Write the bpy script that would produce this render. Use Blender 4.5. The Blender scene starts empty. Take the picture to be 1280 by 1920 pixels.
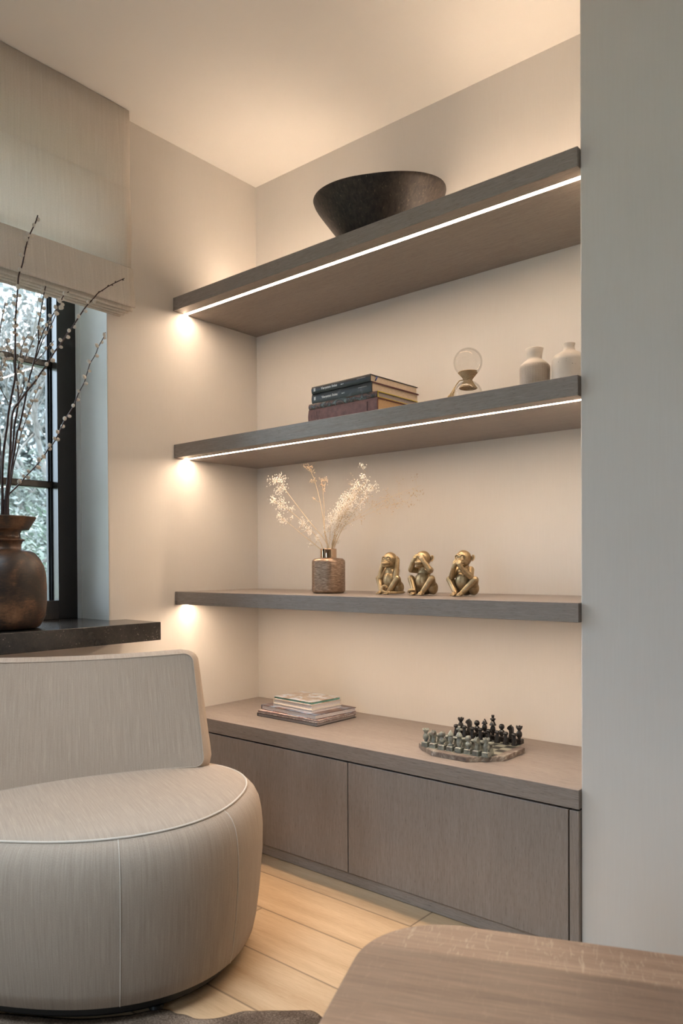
import bpy, bmesh, math, random
from math import sin, cos, pi, radians, sqrt, atan2
from mathutils import Vector, Matrix, noise as mnoise

# ------------------------------------------------------------------ camera, world, lights, exposure
scene = bpy.context.scene
COL = scene.collection
random.seed(7)

cam_data = bpy.data.cameras.new('camera')
cam = bpy.data.objects.new('camera', cam_data)
COL.objects.link(cam)
CX, CY, CZ = 2.321, -2.2206, 0.9878
YAW, PITCH, ROLL, FPX, PY = 0.6962, -0.0098, -0.0052, 1400.9, 1075.76
_f = Vector((-sin(YAW), cos(YAW), 0)); _r = Vector((cos(YAW), sin(YAW), 0)); _u = Vector((0, 0, 1))
_f2 = _f * cos(PITCH) + _u * sin(PITCH); _u2 = _u * cos(PITCH) - _f * sin(PITCH)
_r3 = _r * cos(ROLL) + _u2 * sin(ROLL); _u3 = _u2 * cos(ROLL) - _r * sin(ROLL)
M = Matrix((( _r3.x, _u3.x, -_f2.x, CX), (_r3.y, _u3.y, -_f2.y, CY), (_r3.z, _u3.z, -_f2.z, CZ), (0, 0, 0, 1)))
cam.matrix_world = M
cam_data.sensor_fit = 'VERTICAL'
cam_data.sensor_height = 36.0
cam_data.sensor_width = 24.0
cam_data.lens = FPX * 36.0 / 1920.0
cam_data.shift_y = (PY - 960.0) / 1920.0
cam_data.clip_start = 0.02
cam_data.dof.use_dof = True
cam_data.dof.focus_distance = 2.45
cam_data.dof.aperture_fstop = 4.8
scene.camera = cam

scene.view_settings.view_transform = 'Standard'
scene.view_settings.look = 'None'
scene.view_settings.gamma = 1.0
scene.view_settings.use_curve_mapping = False
scene.view_settings.exposure = 1.85

SKY = 6.3            # overcast daylight outside the windows
LED_DOWN = 24.0      # warm LED strips under the shelves
LED_UP = 26.0        # warm LED strip on top of the upper shelf
WARM = (1.0, 0.75, 0.545)

world = bpy.data.worlds.new('overcast_sky')
scene.world = world
world.use_nodes = True
wn = world.node_tree.nodes; wl = world.node_tree.links
wn.clear()
_o = wn.new('ShaderNodeOutputWorld'); _b = wn.new('ShaderNodeBackground')
_tc = wn.new('ShaderNodeTexCoord'); _sx = wn.new('ShaderNodeSeparateXYZ'); _cr = wn.new('ShaderNodeValToRGB')
wl.new(_tc.outputs['Generated'], _sx.inputs[0]); wl.new(_sx.outputs['Z'], _cr.inputs[0])
_cr.color_ramp.elements[0].position = 0.0; _cr.color_ramp.elements[0].color = (0.16, 0.18, 0.19, 1)
_e = _cr.color_ramp.elements.new(0.12); _e.color = (0.24, 0.30, 0.35, 1)
_cr.color_ramp.elements[-1].position = 0.9; _cr.color_ramp.elements[-1].color = (0.78, 0.90, 1.0, 1)
wl.new(_cr.outputs[0], _b.inputs[0]); _b.inputs[1].default_value = SKY
wl.new(_b.outputs[0], _o.inputs[0])


def portal(name, loc, rot, sx, sy):
    l = bpy.data.lights.new(name, 'AREA'); l.shape = 'RECTANGLE'; l.size = sx; l.size_y = sy
    l.cycles.is_portal = True
    o = bpy.data.objects.new(name, l); COL.objects.link(o); o.location = loc; o.rotation_euler = rot
    return o


portal('window_portal_left', (-0.33, -1.51, 1.58), (0, radians(-90), 0), 1.56, 1.58)
portal('added_roof_window_portal', (1.05, -2.35, 2.74), (0, 0, 0), 1.3, 1.1)
portal('added_front_window_portal', (1.4, -5.24, 1.1), (radians(90), 0, 0), 0.8, 2.0)

# ------------------------------------------------------------------ small helpers


def mark(o, label=None, cat=None, group=None, kind=None):
    if label: o['label'] = label
    if cat: o['category'] = cat
    if group: o['group'] = group
    if kind: o['kind'] = kind
    return o


def link_mesh(name, bm, mat=None, parent=None, smooth=False, label=None, cat=None, group=None, kind=None,
              bevel=0.0, bseg=2, autosmooth=None):
    me = bpy.data.meshes.new(name)
    bmesh.ops.recalc_face_normals(bm, faces=bm.faces[:])
    bm.to_mesh(me); bm.free()
    o = bpy.data.objects.new(name, me)
    COL.objects.link(o)
    if mat is not None:
        if isinstance(mat, (list, tuple)):
            for m in mat: me.materials.append(m)
        else:
            me.materials.append(mat)
    if parent is not None: o.parent = parent
    if smooth:
        for p in me.polygons: p.use_smooth = True
    if bevel > 0:
        md = o.modifiers.new('bevel', 'BEVEL'); md.width = bevel; md.segments = bseg
        md.limit_method = 'ANGLE'; md.angle_limit = radians(40)
    mark(o, label, cat, group, kind)
    return o


def thing(name, label, cat, loc=(0, 0, 0), rotz=0.0, group=None, kind=None):
    o = bpy.data.objects.new(name, None); COL.objects.link(o)
    o.empty_display_size = 0.05
    o.location = loc; o.rotation_euler = (0, 0, rotz)
    mark(o, label, cat, group, kind)
    return o


def box(bm, x0, x1, y0, y1, z0, z1, mi=0):
    vs = [bm.verts.new((x, y, z)) for z in (z0, z1) for y in (y0, y1) for x in (x0, x1)]
    fs = [(0, 1, 3, 2), (4, 5, 7, 6), (0, 1, 5, 4), (2, 3, 7, 6), (0, 2, 6, 4), (1, 3, 7, 5)]
    out = []
    for f in fs:
        fc = bm.faces.new([vs[i] for i in f]); fc.material_index = mi; out.append(fc)
    return out


def boxbm(*a):
    bm = bmesh.new(); box(bm, *a); return bm


def lathe(bm, prof, segs=48, c=(0, 0, 0), sx=1.0, sy=1.0, mi=0, wob=None):
    """prof: list of (r, z); closed at the axis when r == 0"""
    rings = []
    for r, z in prof:
        if r <= 1e-6:
            rings.append([bm.verts.new((c[0], c[1], c[2] + z))])
        else:
            ring = []
            for i in range(segs):
                a = 2 * pi * i / segs
                rr = r * (wob(a, z) if wob else 1.0)
                ring.append(bm.verts.new((c[0] + rr * cos(a) * sx, c[1] + rr * sin(a) * sy, c[2] + z)))
            rings.append(ring)
    for A, B in zip(rings[:-1], rings[1:]):
        for i in range(segs):
            j = (i + 1) % segs
            if len(A) == 1 and len(B) == 1: continue
            if len(A) == 1: f = bm.faces.new((A[0], B[j], B[i]))
            elif len(B) == 1: f = bm.faces.new((A[i], A[j], B[0]))
            else: f = bm.faces.new((A[i], A[j], B[j], B[i]))
            f.material_index = mi
    return bm


def tube(bm, pts, rad, segs=8, closed=False, caps=True):
    pts = [Vector(p) for p in pts]; n = len(pts)
    rads = rad if isinstance(rad, (list, tuple)) else [rad] * n
    rings = []; ref = None
    for i, p in enumerate(pts):
        if closed: t = pts[(i + 1) % n] - pts[i - 1]
        else: t = pts[min(i + 1, n - 1)] - pts[max(i - 1, 0)]
        if t.length < 1e-9: t = Vector((0, 0, 1))
        t.normalize()
        if ref is None:
            ref = Vector((0, 0, 1)) if abs(t.z) < 0.9 else Vector((1, 0, 0))
        a = (ref - t * ref.dot(t))
        if a.length < 1e-6: a = Vector((1, 0, 0)) - t * t.x
        a.normalize(); ref = a; b = t.cross(a)
        rings.append([bm.verts.new(p + (a * cos(2 * pi * k / segs) + b * sin(2 * pi * k / segs)) * rads[i]) for k in range(segs)])
    m = n if closed else n - 1
    for i in range(m):
        A, B = rings[i], rings[(i + 1) % n]
        for k in range(segs):
            j = (k + 1) % segs
            bm.faces.new((A[k], A[j], B[j], B[k]))
    if caps and not closed:
        bm.faces.new(rings[0]); bm.faces.new(rings[-1][::-1])
    return bm


def ball(bm, c, r, seg=12, rings=8, rot=None):
    """ellipsoid; r scalar or 3-tuple"""
    r = (r, r, r) if not isinstance(r, (list, tuple)) else r
    m = Matrix.Translation(c)
    if rot is not None: m = m @ rot
    m = m @ Matrix.Diagonal((r[0], r[1], r[2], 1))
    bmesh.ops.create_uvsphere(bm, u_segments=seg, v_segments=rings, radius=1.0, matrix=m)


def capsule(bm, a, b, ra, rb, seg=12):
    a = Vector(a); b = Vector(b); d = (b - a); L = d.length; d.normalize()
    pts = []; rr = []
    for k in range(5):
        t = -pi / 2 + (pi / 2) * k / 4
        pts.append(a + d * (ra * sin(t))); rr.append(max(ra * cos(t), ra * 0.03))
    for k in range(5):
        t = (pi / 2) * k / 4
        pts.append(b + d * (rb * sin(t))); rr.append(max(rb * cos(t), rb * 0.03))
    tube(bm, pts, rr, seg)


def extrude_x(bm, poly, x0, x1):
    """poly: list of (y, z) closed outline, extruded along x"""
    A = [bm.verts.new((x0, y, z)) for y, z in poly]; B = [bm.verts.new((x1, y, z)) for y, z in poly]
    n = len(poly)
    for i in range(n):
        j = (i + 1) % n
        bm.faces.new((A[i], A[j], B[j], B[i]))
    bm.faces.new(A[::-1]); bm.faces.new(B)
    return bm


def prism(bm, poly, z0, z1, mi=0):
    A = [bm.verts.new((x, y, z0)) for x, y in poly]; B = [bm.verts.new((x, y, z1)) for x, y in poly]
    n = len(poly)
    for i in range(n):
        j = (i + 1) % n
        f = bm.faces.new((A[i], A[j], B[j], B[i])); f.material_index = mi
    f = bm.faces.new(A[::-1]); f.material_index = mi
    f = bm.faces.new(B); f.material_index = mi
    return bm


# ------------------------------------------------------------------ materials
class NT:
    def __init__(self, name):
        self.m = bpy.data.materials.new(name); self.m.use_nodes = True
        self.t = self.m.node_tree; self.t.nodes.clear()
        self.out = self.t.nodes.new('ShaderNodeOutputMaterial')
        self.bsdf = self.t.nodes.new('ShaderNodeBsdfPrincipled')
        self.t.links.new(self.bsdf.outputs[0], self.out.inputs[0])

    def n(self, typ, **kw):
        nd = self.t.nodes.new(typ)
        for k, v in kw.items(): setattr(nd, k, v)
        return nd

    def l(self, a, b): self.t.links.new(a, b)

    def set(self, **kw):
        for k, v in kw.items():
            k = k.replace('_', ' ')
            self.bsdf.inputs[k].default_value = v
        return self

    def coord(self, kind='Object', scale=(1, 1, 1), rot=(0, 0, 0)):
        tc = self.n('ShaderNodeTexCoord'); mp = self.n('ShaderNodeMapping')
        mp.inputs['Scale'].default_value = scale; mp.inputs['Rotation'].default_value = rot
        self.l(tc.outputs[kind], mp.inputs[0]); return mp.outputs[0]

    def noise(self, vec, scale=5, detail=4, rough=0.5, dist=0.0):
        nd = self.n('ShaderNodeTexNoise'); nd.inputs['Scale'].default_value = scale
        nd.inputs['Detail'].default_value = detail; nd.inputs['Roughness'].default_value = rough
        nd.inputs['Distortion'].default_value = dist
        self.l(vec, nd.inputs['Vector']); return nd.outputs['Fac']

    def ramp(self, fac, stops):
        r = self.n('ShaderNodeValToRGB'); el = r.color_ramp.elements
        while len(el) < len(stops): el.new(0.5)
        for e, (p, c) in zip(el, stops):
            e.position = p; e.color = (c[0], c[1], c[2], 1) if len(c) == 3 else c
        self.l(fac, r.inputs[0]); return r.outputs[0]

    def mix(self, fac, a, b, typ='MIX'):
        x = self.n('ShaderNodeMix', data_type='RGBA', blend_type=typ)
        if isinstance(fac, (int, float)): x.inputs[0].default_value = fac
        else: self.l(fac, x.inputs[0])
        for s, v in ((6, a), (7, b)):
            if isinstance(v, (list, tuple)): x.inputs[s].default_value = (v[0], v[1], v[2], 1)
            else: self.l(v, x.inputs[s])
        return x.outputs[2]

    def math(self, op, a, b=None, clamp=False):
        x = self.n('ShaderNodeMath', operation=op); x.use_clamp = clamp
        for i, v in enumerate((a, b)):
            if v is None: continue
            if isinstance(v, (int, float)): x.inputs[i].default_value = v
            else: self.l(v, x.inputs[i])
        return x.outputs[0]

    def bump(self, h, strength=0.2, dist=0.002):
        b = self.n('ShaderNodeBump'); b.inputs['Strength'].default_value = strength
        b.inputs['Distance'].default_value = dist
        self.l(h, b.inputs['Height']); self.l(b.outputs[0], self.bsdf.inputs['Normal'])

    def color(self, sock): self.l(sock, self.bsdf.inputs['Base Color'])


def simple(name, col, rough=0.5, metal=0.0, var=0.06, scale=30, bump=0.0, coat=0.0, spec=0.5):
    m = NT(name); m.set(Roughness=rough, Metallic=metal)
    m.bsdf.inputs['Specular IOR Level'].default_value = spec
    m.bsdf.inputs['Coat Weight'].default_value = coat
    v = m.coord('Object')
    f = m.noise(v, scale, 3)
    lo = tuple(c * (1 - var) for c in col); hi = tuple(min(1, c * (1 + var)) for c in col)
    m.color(m.ramp(f, [(0.3, lo), (0.7, hi)]))
    if bump: m.bump(f, bump, 0.001)
    return m.m


def plaster(name, col):
    m = NT(name); m.set(Roughness=0.75)
    v = m.coord('Object', (1, 1, 0.045)); v2 = m.coord('Object')
    streak = m.noise(v, 260, 3, 0.6); cloud = m.noise(v2, 1.6, 3, 0.5)
    lo = tuple(c * 0.955 for c in col); hi = tuple(min(1, c * 1.035) for c in col)
    c1 = m.ramp(cloud, [(0.3, lo), (0.7, hi)])
    c2 = m.mix(m.ramp(streak, [(0.35, (0, 0, 0)), (0.7, (1, 1, 1))]), c1, m.mix(0.04, c1, (1, 1, 1)))
    m.color(c2)
    m.bump(streak, 0.28, 0.0009)
    return m.m


def veneer(name, grain='x', dark=(0.215, 0.180, 0.157), light=(0.335, 0.288, 0.255), rough=0.42):
    """fine straight grained stained oak veneer"""
    m = NT(name)
    s = {'x': (0.05, 1, 1), 'y': (1, 0.05, 1), 'z': (1, 1, 0.05)}[grain]
    v = m.coord('Object', s)
    fine = m.noise(v, 620, 3, 0.7); mid = m.noise(v, 190, 4, 0.65, 0.2); big = m.noise(v, 14, 2, 0.5)
    f = m.math('ADD', m.math('MULTIPLY', fine, 0.45), m.math('ADD', m.math('MULTIPLY', mid, 0.4), m.math('MULTIPLY', big, 0.15)))
    col = m.ramp(f, [(0.36, dark), (0.5, tuple((a + b) / 2 for a, b in zip(dark, light))), (0.64, light)])
    pore = m.ramp(m.noise(v, 700, 2, 0.7), [(0.30, (0.55, 0.55, 0.55)), (0.42, (1, 1, 1))])
    m.color(m.mix(1.0, col, pore, 'MULTIPLY'))
    m.set(Roughness=rough)
    m.bump(fine, 0.22, 0.0005)
    return m.m


def planks():
    m = NT('oak_plank_floor')
    tc = m.n('ShaderNodeTexCoord'); sp = m.n('ShaderNodeSeparateXYZ'); m.l(tc.outputs['Object'], sp.inputs[0])
    W = 0.179; L = 1.75
    ry = m.math('DIVIDE', m.math('ADD', sp.outputs['Y'], 0.718 + W * 40), W)
    row = m.math('FLOOR', ry); fy = m.math('FRACT', ry)
    wn_ = m.n('ShaderNodeTexWhiteNoise', noise_dimensions='1D'); m.l(row, wn_.inputs['W'])
    rx = m.math('DIVIDE', m.math('ADD', m.math('ADD', sp.outputs['X'], 20.0 - 0.832), m.math('MULTIPLY', wn_.outputs['Value'], 0.0)), L)
    # joint of the second row from the cabinet sits at x = 0.832, others staggered
    off = m.math('MULTIPLY', m.math('SUBTRACT', row, 40.0), 0.387)
    rx = m.math('ADD', rx, off)
    colu = m.math('FLOOR', rx); fx = m.math('FRACT', rx)
    cmb = m.n('ShaderNodeCombineXYZ'); m.l(row, cmb.inputs[0]); m.l(colu, cmb.inputs[1])
    w2 = m.n('ShaderNodeTexWhiteNoise', noise_dimensions='2D'); m.l(cmb.outputs[0], w2.inputs['Vector'])
    rnd = w2.outputs['Value']
    # grain coordinates shifted per plank
    sh = m.math('MULTIPLY', rnd, 37.0)
    c2 = m.n('ShaderNodeCombineXYZ')
    m.l(m.math('ADD', m.math('MULTIPLY', sp.outputs['X'], 0.10), sh), c2.inputs[0])
    m.l(m.math('ADD', sp.outputs['Y'], sh), c2.inputs[1]); m.l(sh, c2.inputs[2])
    g1 = m.noise(c2.outputs[0], 26, 6, 0.6, 1.6)
    g2 = m.noise(c2.outputs[0], 240, 4, 0.7, 0.2)
    wv = m.n('ShaderNodeTexWave', wave_type='BANDS', bands_direction='Y')
    wv.inputs['Scale'].default_value = 3.2; wv.inputs['Distortion'].default_value = 9; wv.inputs['Detail'].default_value = 3
    wv.inputs['Detail Scale'].default_value = 1.3
    m.l(c2.outputs[0], wv.inputs['Vector'])
    f = m.math('ADD', m.math('MULTIPLY', g1, 0.40), m.math('ADD', m.math('MULTIPLY', g2, 0.46), m.math('MULTIPLY', wv.outputs['Fac'], 0.14)))
    base = m.ramp(f, [(0.25, (0.40, 0.265, 0.150)), (0.5, (0.52, 0.375, 0.235)), (0.75, (0.62, 0.475, 0.32))])
    tint = m.ramp(rnd, [(0.0, (0.80, 0.80, 0.80)), (0.5, (1.0, 0.98, 0.95)), (1.0, (1.12, 1.1, 1.06))])
    col = m.mix(1.0, base, tint, 'MULTIPLY')
    # knots
    vo = m.n('ShaderNodeTexVoronoi', feature='F1'); vo.inputs['Scale'].default_value = 3.1
    c3 = m.n('ShaderNodeCombineXYZ'); m.l(m.math('MULTIPLY', sp.outputs['X'], 0.62), c3.inputs[0]); m.l(m.math('ADD', sp.outputs['Y'], 0.35), c3.inputs[1])
    m.l(c3.outputs[0], vo.inputs['Vector'])
    kd = m.math('ADD', vo.outputs['Distance'], m.math('MULTIPLY', m.math('SUBTRACT', g1, 0.5), 0.05))
    knot = m.ramp(kd, [(0.018, (1, 1, 1)), (0.045, (0, 0, 0))])
    col = m.mix(m.math('MULTIPLY', knot, 0.75), col, (0.12, 0.065, 0.03))
    # gaps
    dy = m.math('MULTIPLY', m.math('MINIMUM', fy, m.math('SUBTRACT', 1.0, fy)), W)
    dx = m.math('MULTIPLY', m.math('MINIMUM', fx, m.math('SUBTRACT', 1.0, fx)), L)
    d = m.math('MINIMUM', dx, dy)
    gap = m.ramp(d, [(0.0008, (1, 1, 1)), (0.0019, (0, 0, 0))])
    col = m.mix(m.math('MULTIPLY', gap, 0.8), col, (0.10, 0.06, 0.035))
    m.color(col); m.set(Roughness=0.42)
    h = m.math('SUBTRACT', m.math('MULTIPLY', f, 0.15), gap)
    m.bump(h, 0.35, 0.001)
    return m.m


def fabric(name, dark, light, streak=140, fine=900, asp=0.06, bump=0.5, sheen=0.25, transl=0.0, contrast=1.0):
    """woven cloth with long slubs along V of the UV map (metres)"""
    m = NT(name); m.set(Roughness=0.9)
    v = m.coord('UV', (1, asp, 1)); vf = m.coord('UV', (1, 0.8, 1)); vb = m.coord('UV', (1, 0.45, 1))
    a = m.noise(v, streak, 4, 0.7); b = m.noise(vf, fine, 2, 0.6); c = m.noise(vb, streak * 3.2, 3, 0.7)
    f = m.math('ADD', m.math('MULTIPLY', a, 0.30), m.math('ADD', m.math('MULTIPLY', b, 0.30), m.math('MULTIPLY', c, 0.40)))
    w = 0.16 / contrast
    mid = tuple((x + y) / 2 for x, y in zip(dark, light))
    col = m.ramp(f, [(0.5 - w, dark), (0.5, mid), (0.5 + w, light)])
    slub = m.ramp(m.noise(m.coord('UV', (1, asp * 1.6, 1)), streak * 1.25, 2, 0.5), [(0.60, (0, 0, 0)), (0.66, (1, 1, 1))])
    m.color(m.mix(m.math('MULTIPLY', slub, 0.16 * contrast), col, tuple(min(1, x * 1.25) for x in light)))
    m.bsdf.inputs['Sheen Weight'].default_value = sheen
    m.bsdf.inputs['Sheen Roughness'].default_value = 0.5
    m.bsdf.inputs['Specular IOR Level'].default_value = 0.2
    h = m.math('ADD', m.math('MULTIPLY', b, 0.6), m.math('MULTIPLY', c, 0.7))
    m.bump(h, bump, 0.0012)
    if transl > 0:
        tr = m.n('ShaderNodeBsdfTranslucent'); tr.inputs[0].default_value = (light[0], light[1], light[2], 1)
        mx = m.n('ShaderNodeMixShader'); mx.inputs[0].default_value = transl
        m.l(m.bsdf.outputs[0], mx.inputs[1]); m.l(tr.outputs[0], mx.inputs[2]); m.l(mx.outputs[0], m.out.inputs[0])
    return m.m


def emitter(name, col, s):
    m = NT(name)
    e = m.n('ShaderNodeEmission'); e.inputs[0].default_value = (col[0], col[1], col[2], 1); e.inputs[1].default_value = s
    m.l(e.outputs[0], m.out.inputs[0]); return m.m


def pane_mat(name, tint=(0.98, 0.99, 1.0)):
    m = NT(name)
    tr = m.n('ShaderNodeBsdfTransparent'); tr.inputs[0].default_value = (*tint, 1)
    gl = m.n('ShaderNodeBsdfGlossy'); gl.inputs['Roughness'].default_value = 0.0
    fr = m.n('ShaderNodeFresnel'); fr.inputs[0].default_value = 1.5
    mx = m.n('ShaderNodeMixShader'); m.l(fr.outputs[0], mx.inputs[0])
    m.l(tr.outputs[0], mx.inputs[1]); m.l(gl.outputs[0], mx.inputs[2]); m.l(mx.outputs[0], m.out.inputs[0])
    return m.m


MAT = {}
MAT['wall'] = plaster('limewash_plaster', (0.665, 0.63, 0.585))
MAT['wall_taupe'] = plaster('taupe_plaster', (0.60, 0.56, 0.51))
MAT['ceiling'] = simple('ceiling_paint', (0.82, 0.79, 0.75), 0.85, var=0.01, scale=3)
MAT['reveal'] = simple('reveal_paint', (0.62, 0.61, 0.58), 0.6, var=0.02, scale=8)
MAT['floor'] = planks()
MAT['veneer_x'] = veneer('grey_oak_veneer_lengthwise', 'x')
MAT['veneer_z'] = veneer('grey_oak_veneer_upright', 'z')
MAT['gap'] = simple('dark_joint', (0.012, 0.009, 0.008), 0.9)
MAT['led_down'] = emitter('led_diffuser_down', WARM, LED_DOWN)
MAT['led_up'] = emitter('led_diffuser_up', WARM, LED_UP)
MAT['frame'] = simple('anthracite_frame', (0.022, 0.019, 0.017), 0.24, var=0.05, scale=200)
MAT['gasket'] = simple('black_gasket', (0.008, 0.010, 0.013), 0.45)
MAT['pane'] = pane_mat('window_glass')
MAT['chair'] = fabric('ribbed_beige_upholstery', (0.26, 0.205, 0.160), (0.53, 0.447, 0.370), 330, 1100, 0.022, 0.7, 0.03)
MAT['piping'] = simple('piping_cloth', (0.42, 0.355, 0.295), 0.9, var=0.2, scale=900, bump=0.5, spec=0.2)
MAT['piping_light'] = simple('light_piping_cloth', (0.60, 0.545, 0.48), 0.9, var=0.15, scale=900, bump=0.5, spec=0.2)
MAT['blind'] = fabric('linen_blind', (0.62, 0.57, 0.505), (0.92, 0.87, 0.80), 150, 900, 0.03, 0.35, 0.1, transl=0.32)
MAT['blind_lined'] = fabric('linen_blind_layered', (0.54, 0.495, 0.435), (0.82, 0.77, 0.70), 150, 900, 0.03, 0.35, 0.1, transl=0.08)
MAT['black_metal'] = simple('black_metal', (0.008, 0.008, 0.008), 0.4)


def stone():
    m = NT('dark_fossil_stone'); v = m.coord('Object')
    f = m.noise(v, 9, 6, 0.65, 0.3)
    base = m.ramp(f, [(0.3, (0.011, 0.010, 0.009)), (0.7, (0.040, 0.034, 0.029))])
    vo = m.n('ShaderNodeTexVoronoi', feature='F1'); vo.inputs['Scale'].default_value = 120; m.l(v, vo.inputs['Vector'])
    sel = m.noise(v, 18, 2)
    sp = m.math('MULTIPLY', m.ramp(vo.outputs['Distance'], [(0.10, (1, 1, 1)), (0.22, (0, 0, 0))]),
                m.ramp(sel, [(0.50, (0, 0, 0)), (0.62, (1, 1, 1))]))
    ve = m.ramp(m.noise(v, 30, 5, 0.7, 1.2), [(0.485, (0, 0, 0)), (0.5, (1, 1, 1)), (0.515, (0, 0, 0))])
    col = m.mix(m.math('MULTIPLY', sp, 0.8), base, (0.32, 0.27, 0.22))
    col = m.mix(m.math('MULTIPLY', ve, 0.12), col, (0.25, 0.2, 0.16))
    m.color(col); m.set(Roughness=0.2); return m.m


MAT['stone'] = stone()

# ------------------------------------------------------------------ room shell
CH = 2.6            # ceiling height
XE, YS = 4.4, -5.2  # far side and far end of the room
NX = 1.589          # right side of the shelf niche
PYF = -0.421        # face of the pier right of the niche


def struct(name, bm, mat, parent=None, **k):
    return link_mesh(name, bm, mat, parent, kind='structure', **k)


struct('floor', boxbm(0, XE, YS, 0, -0.08, 0), MAT['floor'])
# ceiling with an unseen roof window, added for cool overhead daylight
RX0, RX1, RY0, RY1 = 0.40, 1.70, -2.90, -1.80
bm = bmesh.new()
box(bm, -0.35, XE + 0.1, RY1, 0.15, CH, CH + 0.15)
box(bm, -0.35, XE + 0.1, YS - 0.1, RY0, CH, CH + 0.15)
box(bm, -0.35, RX0, RY0, RY1, CH, CH + 0.15)
box(bm, RX1, XE + 0.1, RY0, RY1, CH, CH + 0.15)
struct('ceiling', bm, MAT['ceiling'])
w3 = thing('added_window_3', 'unseen roof window added in the ceiling to light the seating area', 'window', (0, 0, 0), kind='structure')
bm = bmesh.new()
box(bm, RX0, RX0 + 0.05, RY0, RY1, CH + 0.06, CH + 0.15); box(bm, RX1 - 0.05, RX1, RY0, RY1, CH + 0.06, CH + 0.15)
box(bm, RX0 + 0.05, RX1 - 0.05, RY0, RY0 + 0.05, CH + 0.06, CH + 0.15); box(bm, RX0 + 0.05, RX1 - 0.05, RY1 - 0.05, RY1, CH + 0.06, CH + 0.15)
struct('frame', bm, MAT['frame'], w3)
struct('glass_pane', boxbm(RX0 + 0.05, RX1 - 0.05, RY0 + 0.05, RY1 - 0.05, CH + 0.10, CH + 0.104), MAT['pane'], w3)
struct('wall_back', boxbm(-0.35, NX, 0, 0.15, -0.08, CH), MAT['wall'])
struct('wall_right', boxbm(NX, XE + 0.1, PYF, 0.15, -0.08, CH), MAT['wall'], bevel=0.003)
struct('wall_side', boxbm(XE, XE + 0.15, YS - 0.1, PYF, -0.08, CH), MAT['wall_taupe'])
# left wall with the window opening
WY0, WY1, WZ0, WZ1 = -2.30, -0.722, 0.741, 2.42
bm = bmesh.new()
box(bm, -0.35, 0, WY1, 0, -0.08, CH)
box(bm, -0.35, 0, YS - 0.1, WY0, -0.08, CH)
box(bm, -0.35, 0, WY0, WY1, -0.08, WZ0)
box(bm, -0.35, 0, WY0, WY1, WZ1, CH)
struct('wall_left', bm, MAT['wall'])
# front wall (behind the camera) with an unseen glazed opening added for cool fill
bm = bmesh.new()
box(bm, -0.35, 1.0, YS - 0.15, YS, -0.08, CH)
box(bm, 1.8, XE + 0.15, YS - 0.15, YS, -0.08, CH)
box(bm, 1.0, 1.8, YS - 0.15, YS, 2.1, CH)
struct('wall_front', bm, MAT['wall_taupe'])
w2 = thing('added_window_2', 'unseen dark framed glass door added behind the viewpoint for fill light', 'window', (0, 0, 0), kind='structure')
bm = bmesh.new()
for a, b in ((1.0, 1.07), (1.73, 1.8)): box(bm, a, b, YS - 0.10, YS - 0.03, 0, 2.1)
box(bm, 1.0, 1.8, YS - 0.10, YS - 0.03, 0, 0.08); box(bm, 1.0, 1.8, YS - 0.10, YS - 0.03, 2.02, 2.1)
struct('frame', bm, MAT['frame'], w2)
struct('glass', boxbm(1.07, 1.73, YS - 0.066, YS - 0.064, 0.08, 2.02), MAT['pane'], w2)

# window 1 in the left wall
w1 = thing('window_1', 'tall dark framed window with slim glazing bars in the left wall', 'window', (0, 0, 0), kind='structure')
FX = -0.20
bm = bmesh.new()
for (y0, y1) in ((WY1 - 0.078, WY1), (WY0, WY0 + 0.078), (-1.57, -1.45)):
    box(bm, -0.275, FX, y0, y1, 0.802, WZ1)
box(bm, -0.275, FX, WY0 + 0.078, WY1 - 0.078, 0.802, 0.870)
box(bm, -0.275, FX, WY0 + 0.078, WY1 - 0.078, WZ1 - 0.07, WZ1)
struct('frame', bm, MAT['frame'], w1, bevel=0.002)
bm = bmesh.new()   # dark fillet lines around the rebate
for (ya, yb) in ((-1.45, WY1 - 0.078), (WY0 + 0.078, -1.57)):
    for s, yy in ((-1, yb), (1, ya)):
        lo, hi = (yy - 0.005, yy) if s < 0 else (yy, yy + 0.005)
        box(bm, -0.266, -0.243, lo, hi, 0.870, 2.35)
        lo, hi = (yy - 0.010, yy) if s < 0 else (yy, yy + 0.010)
        box(bm, -0.266, -0.252, lo, hi, 0.870, 2.35)
struct('glazing_gasket', bm, MAT['gasket'], w1)
for z in (1.2905, 1.7285, 2.16):
    for (ya, yb) in ((-1.45, WY1 - 0.078), (WY0 + 0.078, -1.57)):
        struct('glazing_bar', boxbm(-0.27, -0.235, ya, yb, z - 0.0125, z + 0.0125), MAT['frame'], w1, bevel=0.003)
for (ya, yb) in ((-1.45, WY1 - 0.078), (WY0 + 0.078, -1.57)):
    struct('glass_pane', boxbm(-0.258, -0.254, ya, yb, 0.870, 2.35), MAT['pane'], w1)
bm = bmesh.new()    # painted plaster reveal lining with a slim stop bead next to the frame
box(bm, -0.2, 0.0, WY1 - 0.002, WY1 + 0.001, 0.802, WZ1)
box(bm, -0.2, -0.172, WY1 - 0.005, WY1, 0.802, WZ1)
struct('reveal_lining', bm, MAT['reveal'], w1)
bm = bmesh.new()    # L-shaped stone sill: inside the reveal and projecting in front of the wall
poly = [(-0.345, WY1), (0.0, WY1), (0.0, -0.655), (0.220, -0.666), (0.220, -2.38), (0.0, -2.38), (0.0, WY0), (-0.345, WY0)]
prism(bm, poly, 0.741, 0.802)
struct('window_sill', bm, MAT['stone'], w1, bevel=0.0015, label='dark speckled stone sill')

# ------------------------------------------------------------------ shelves with LED strips
SD = 0.436


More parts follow.
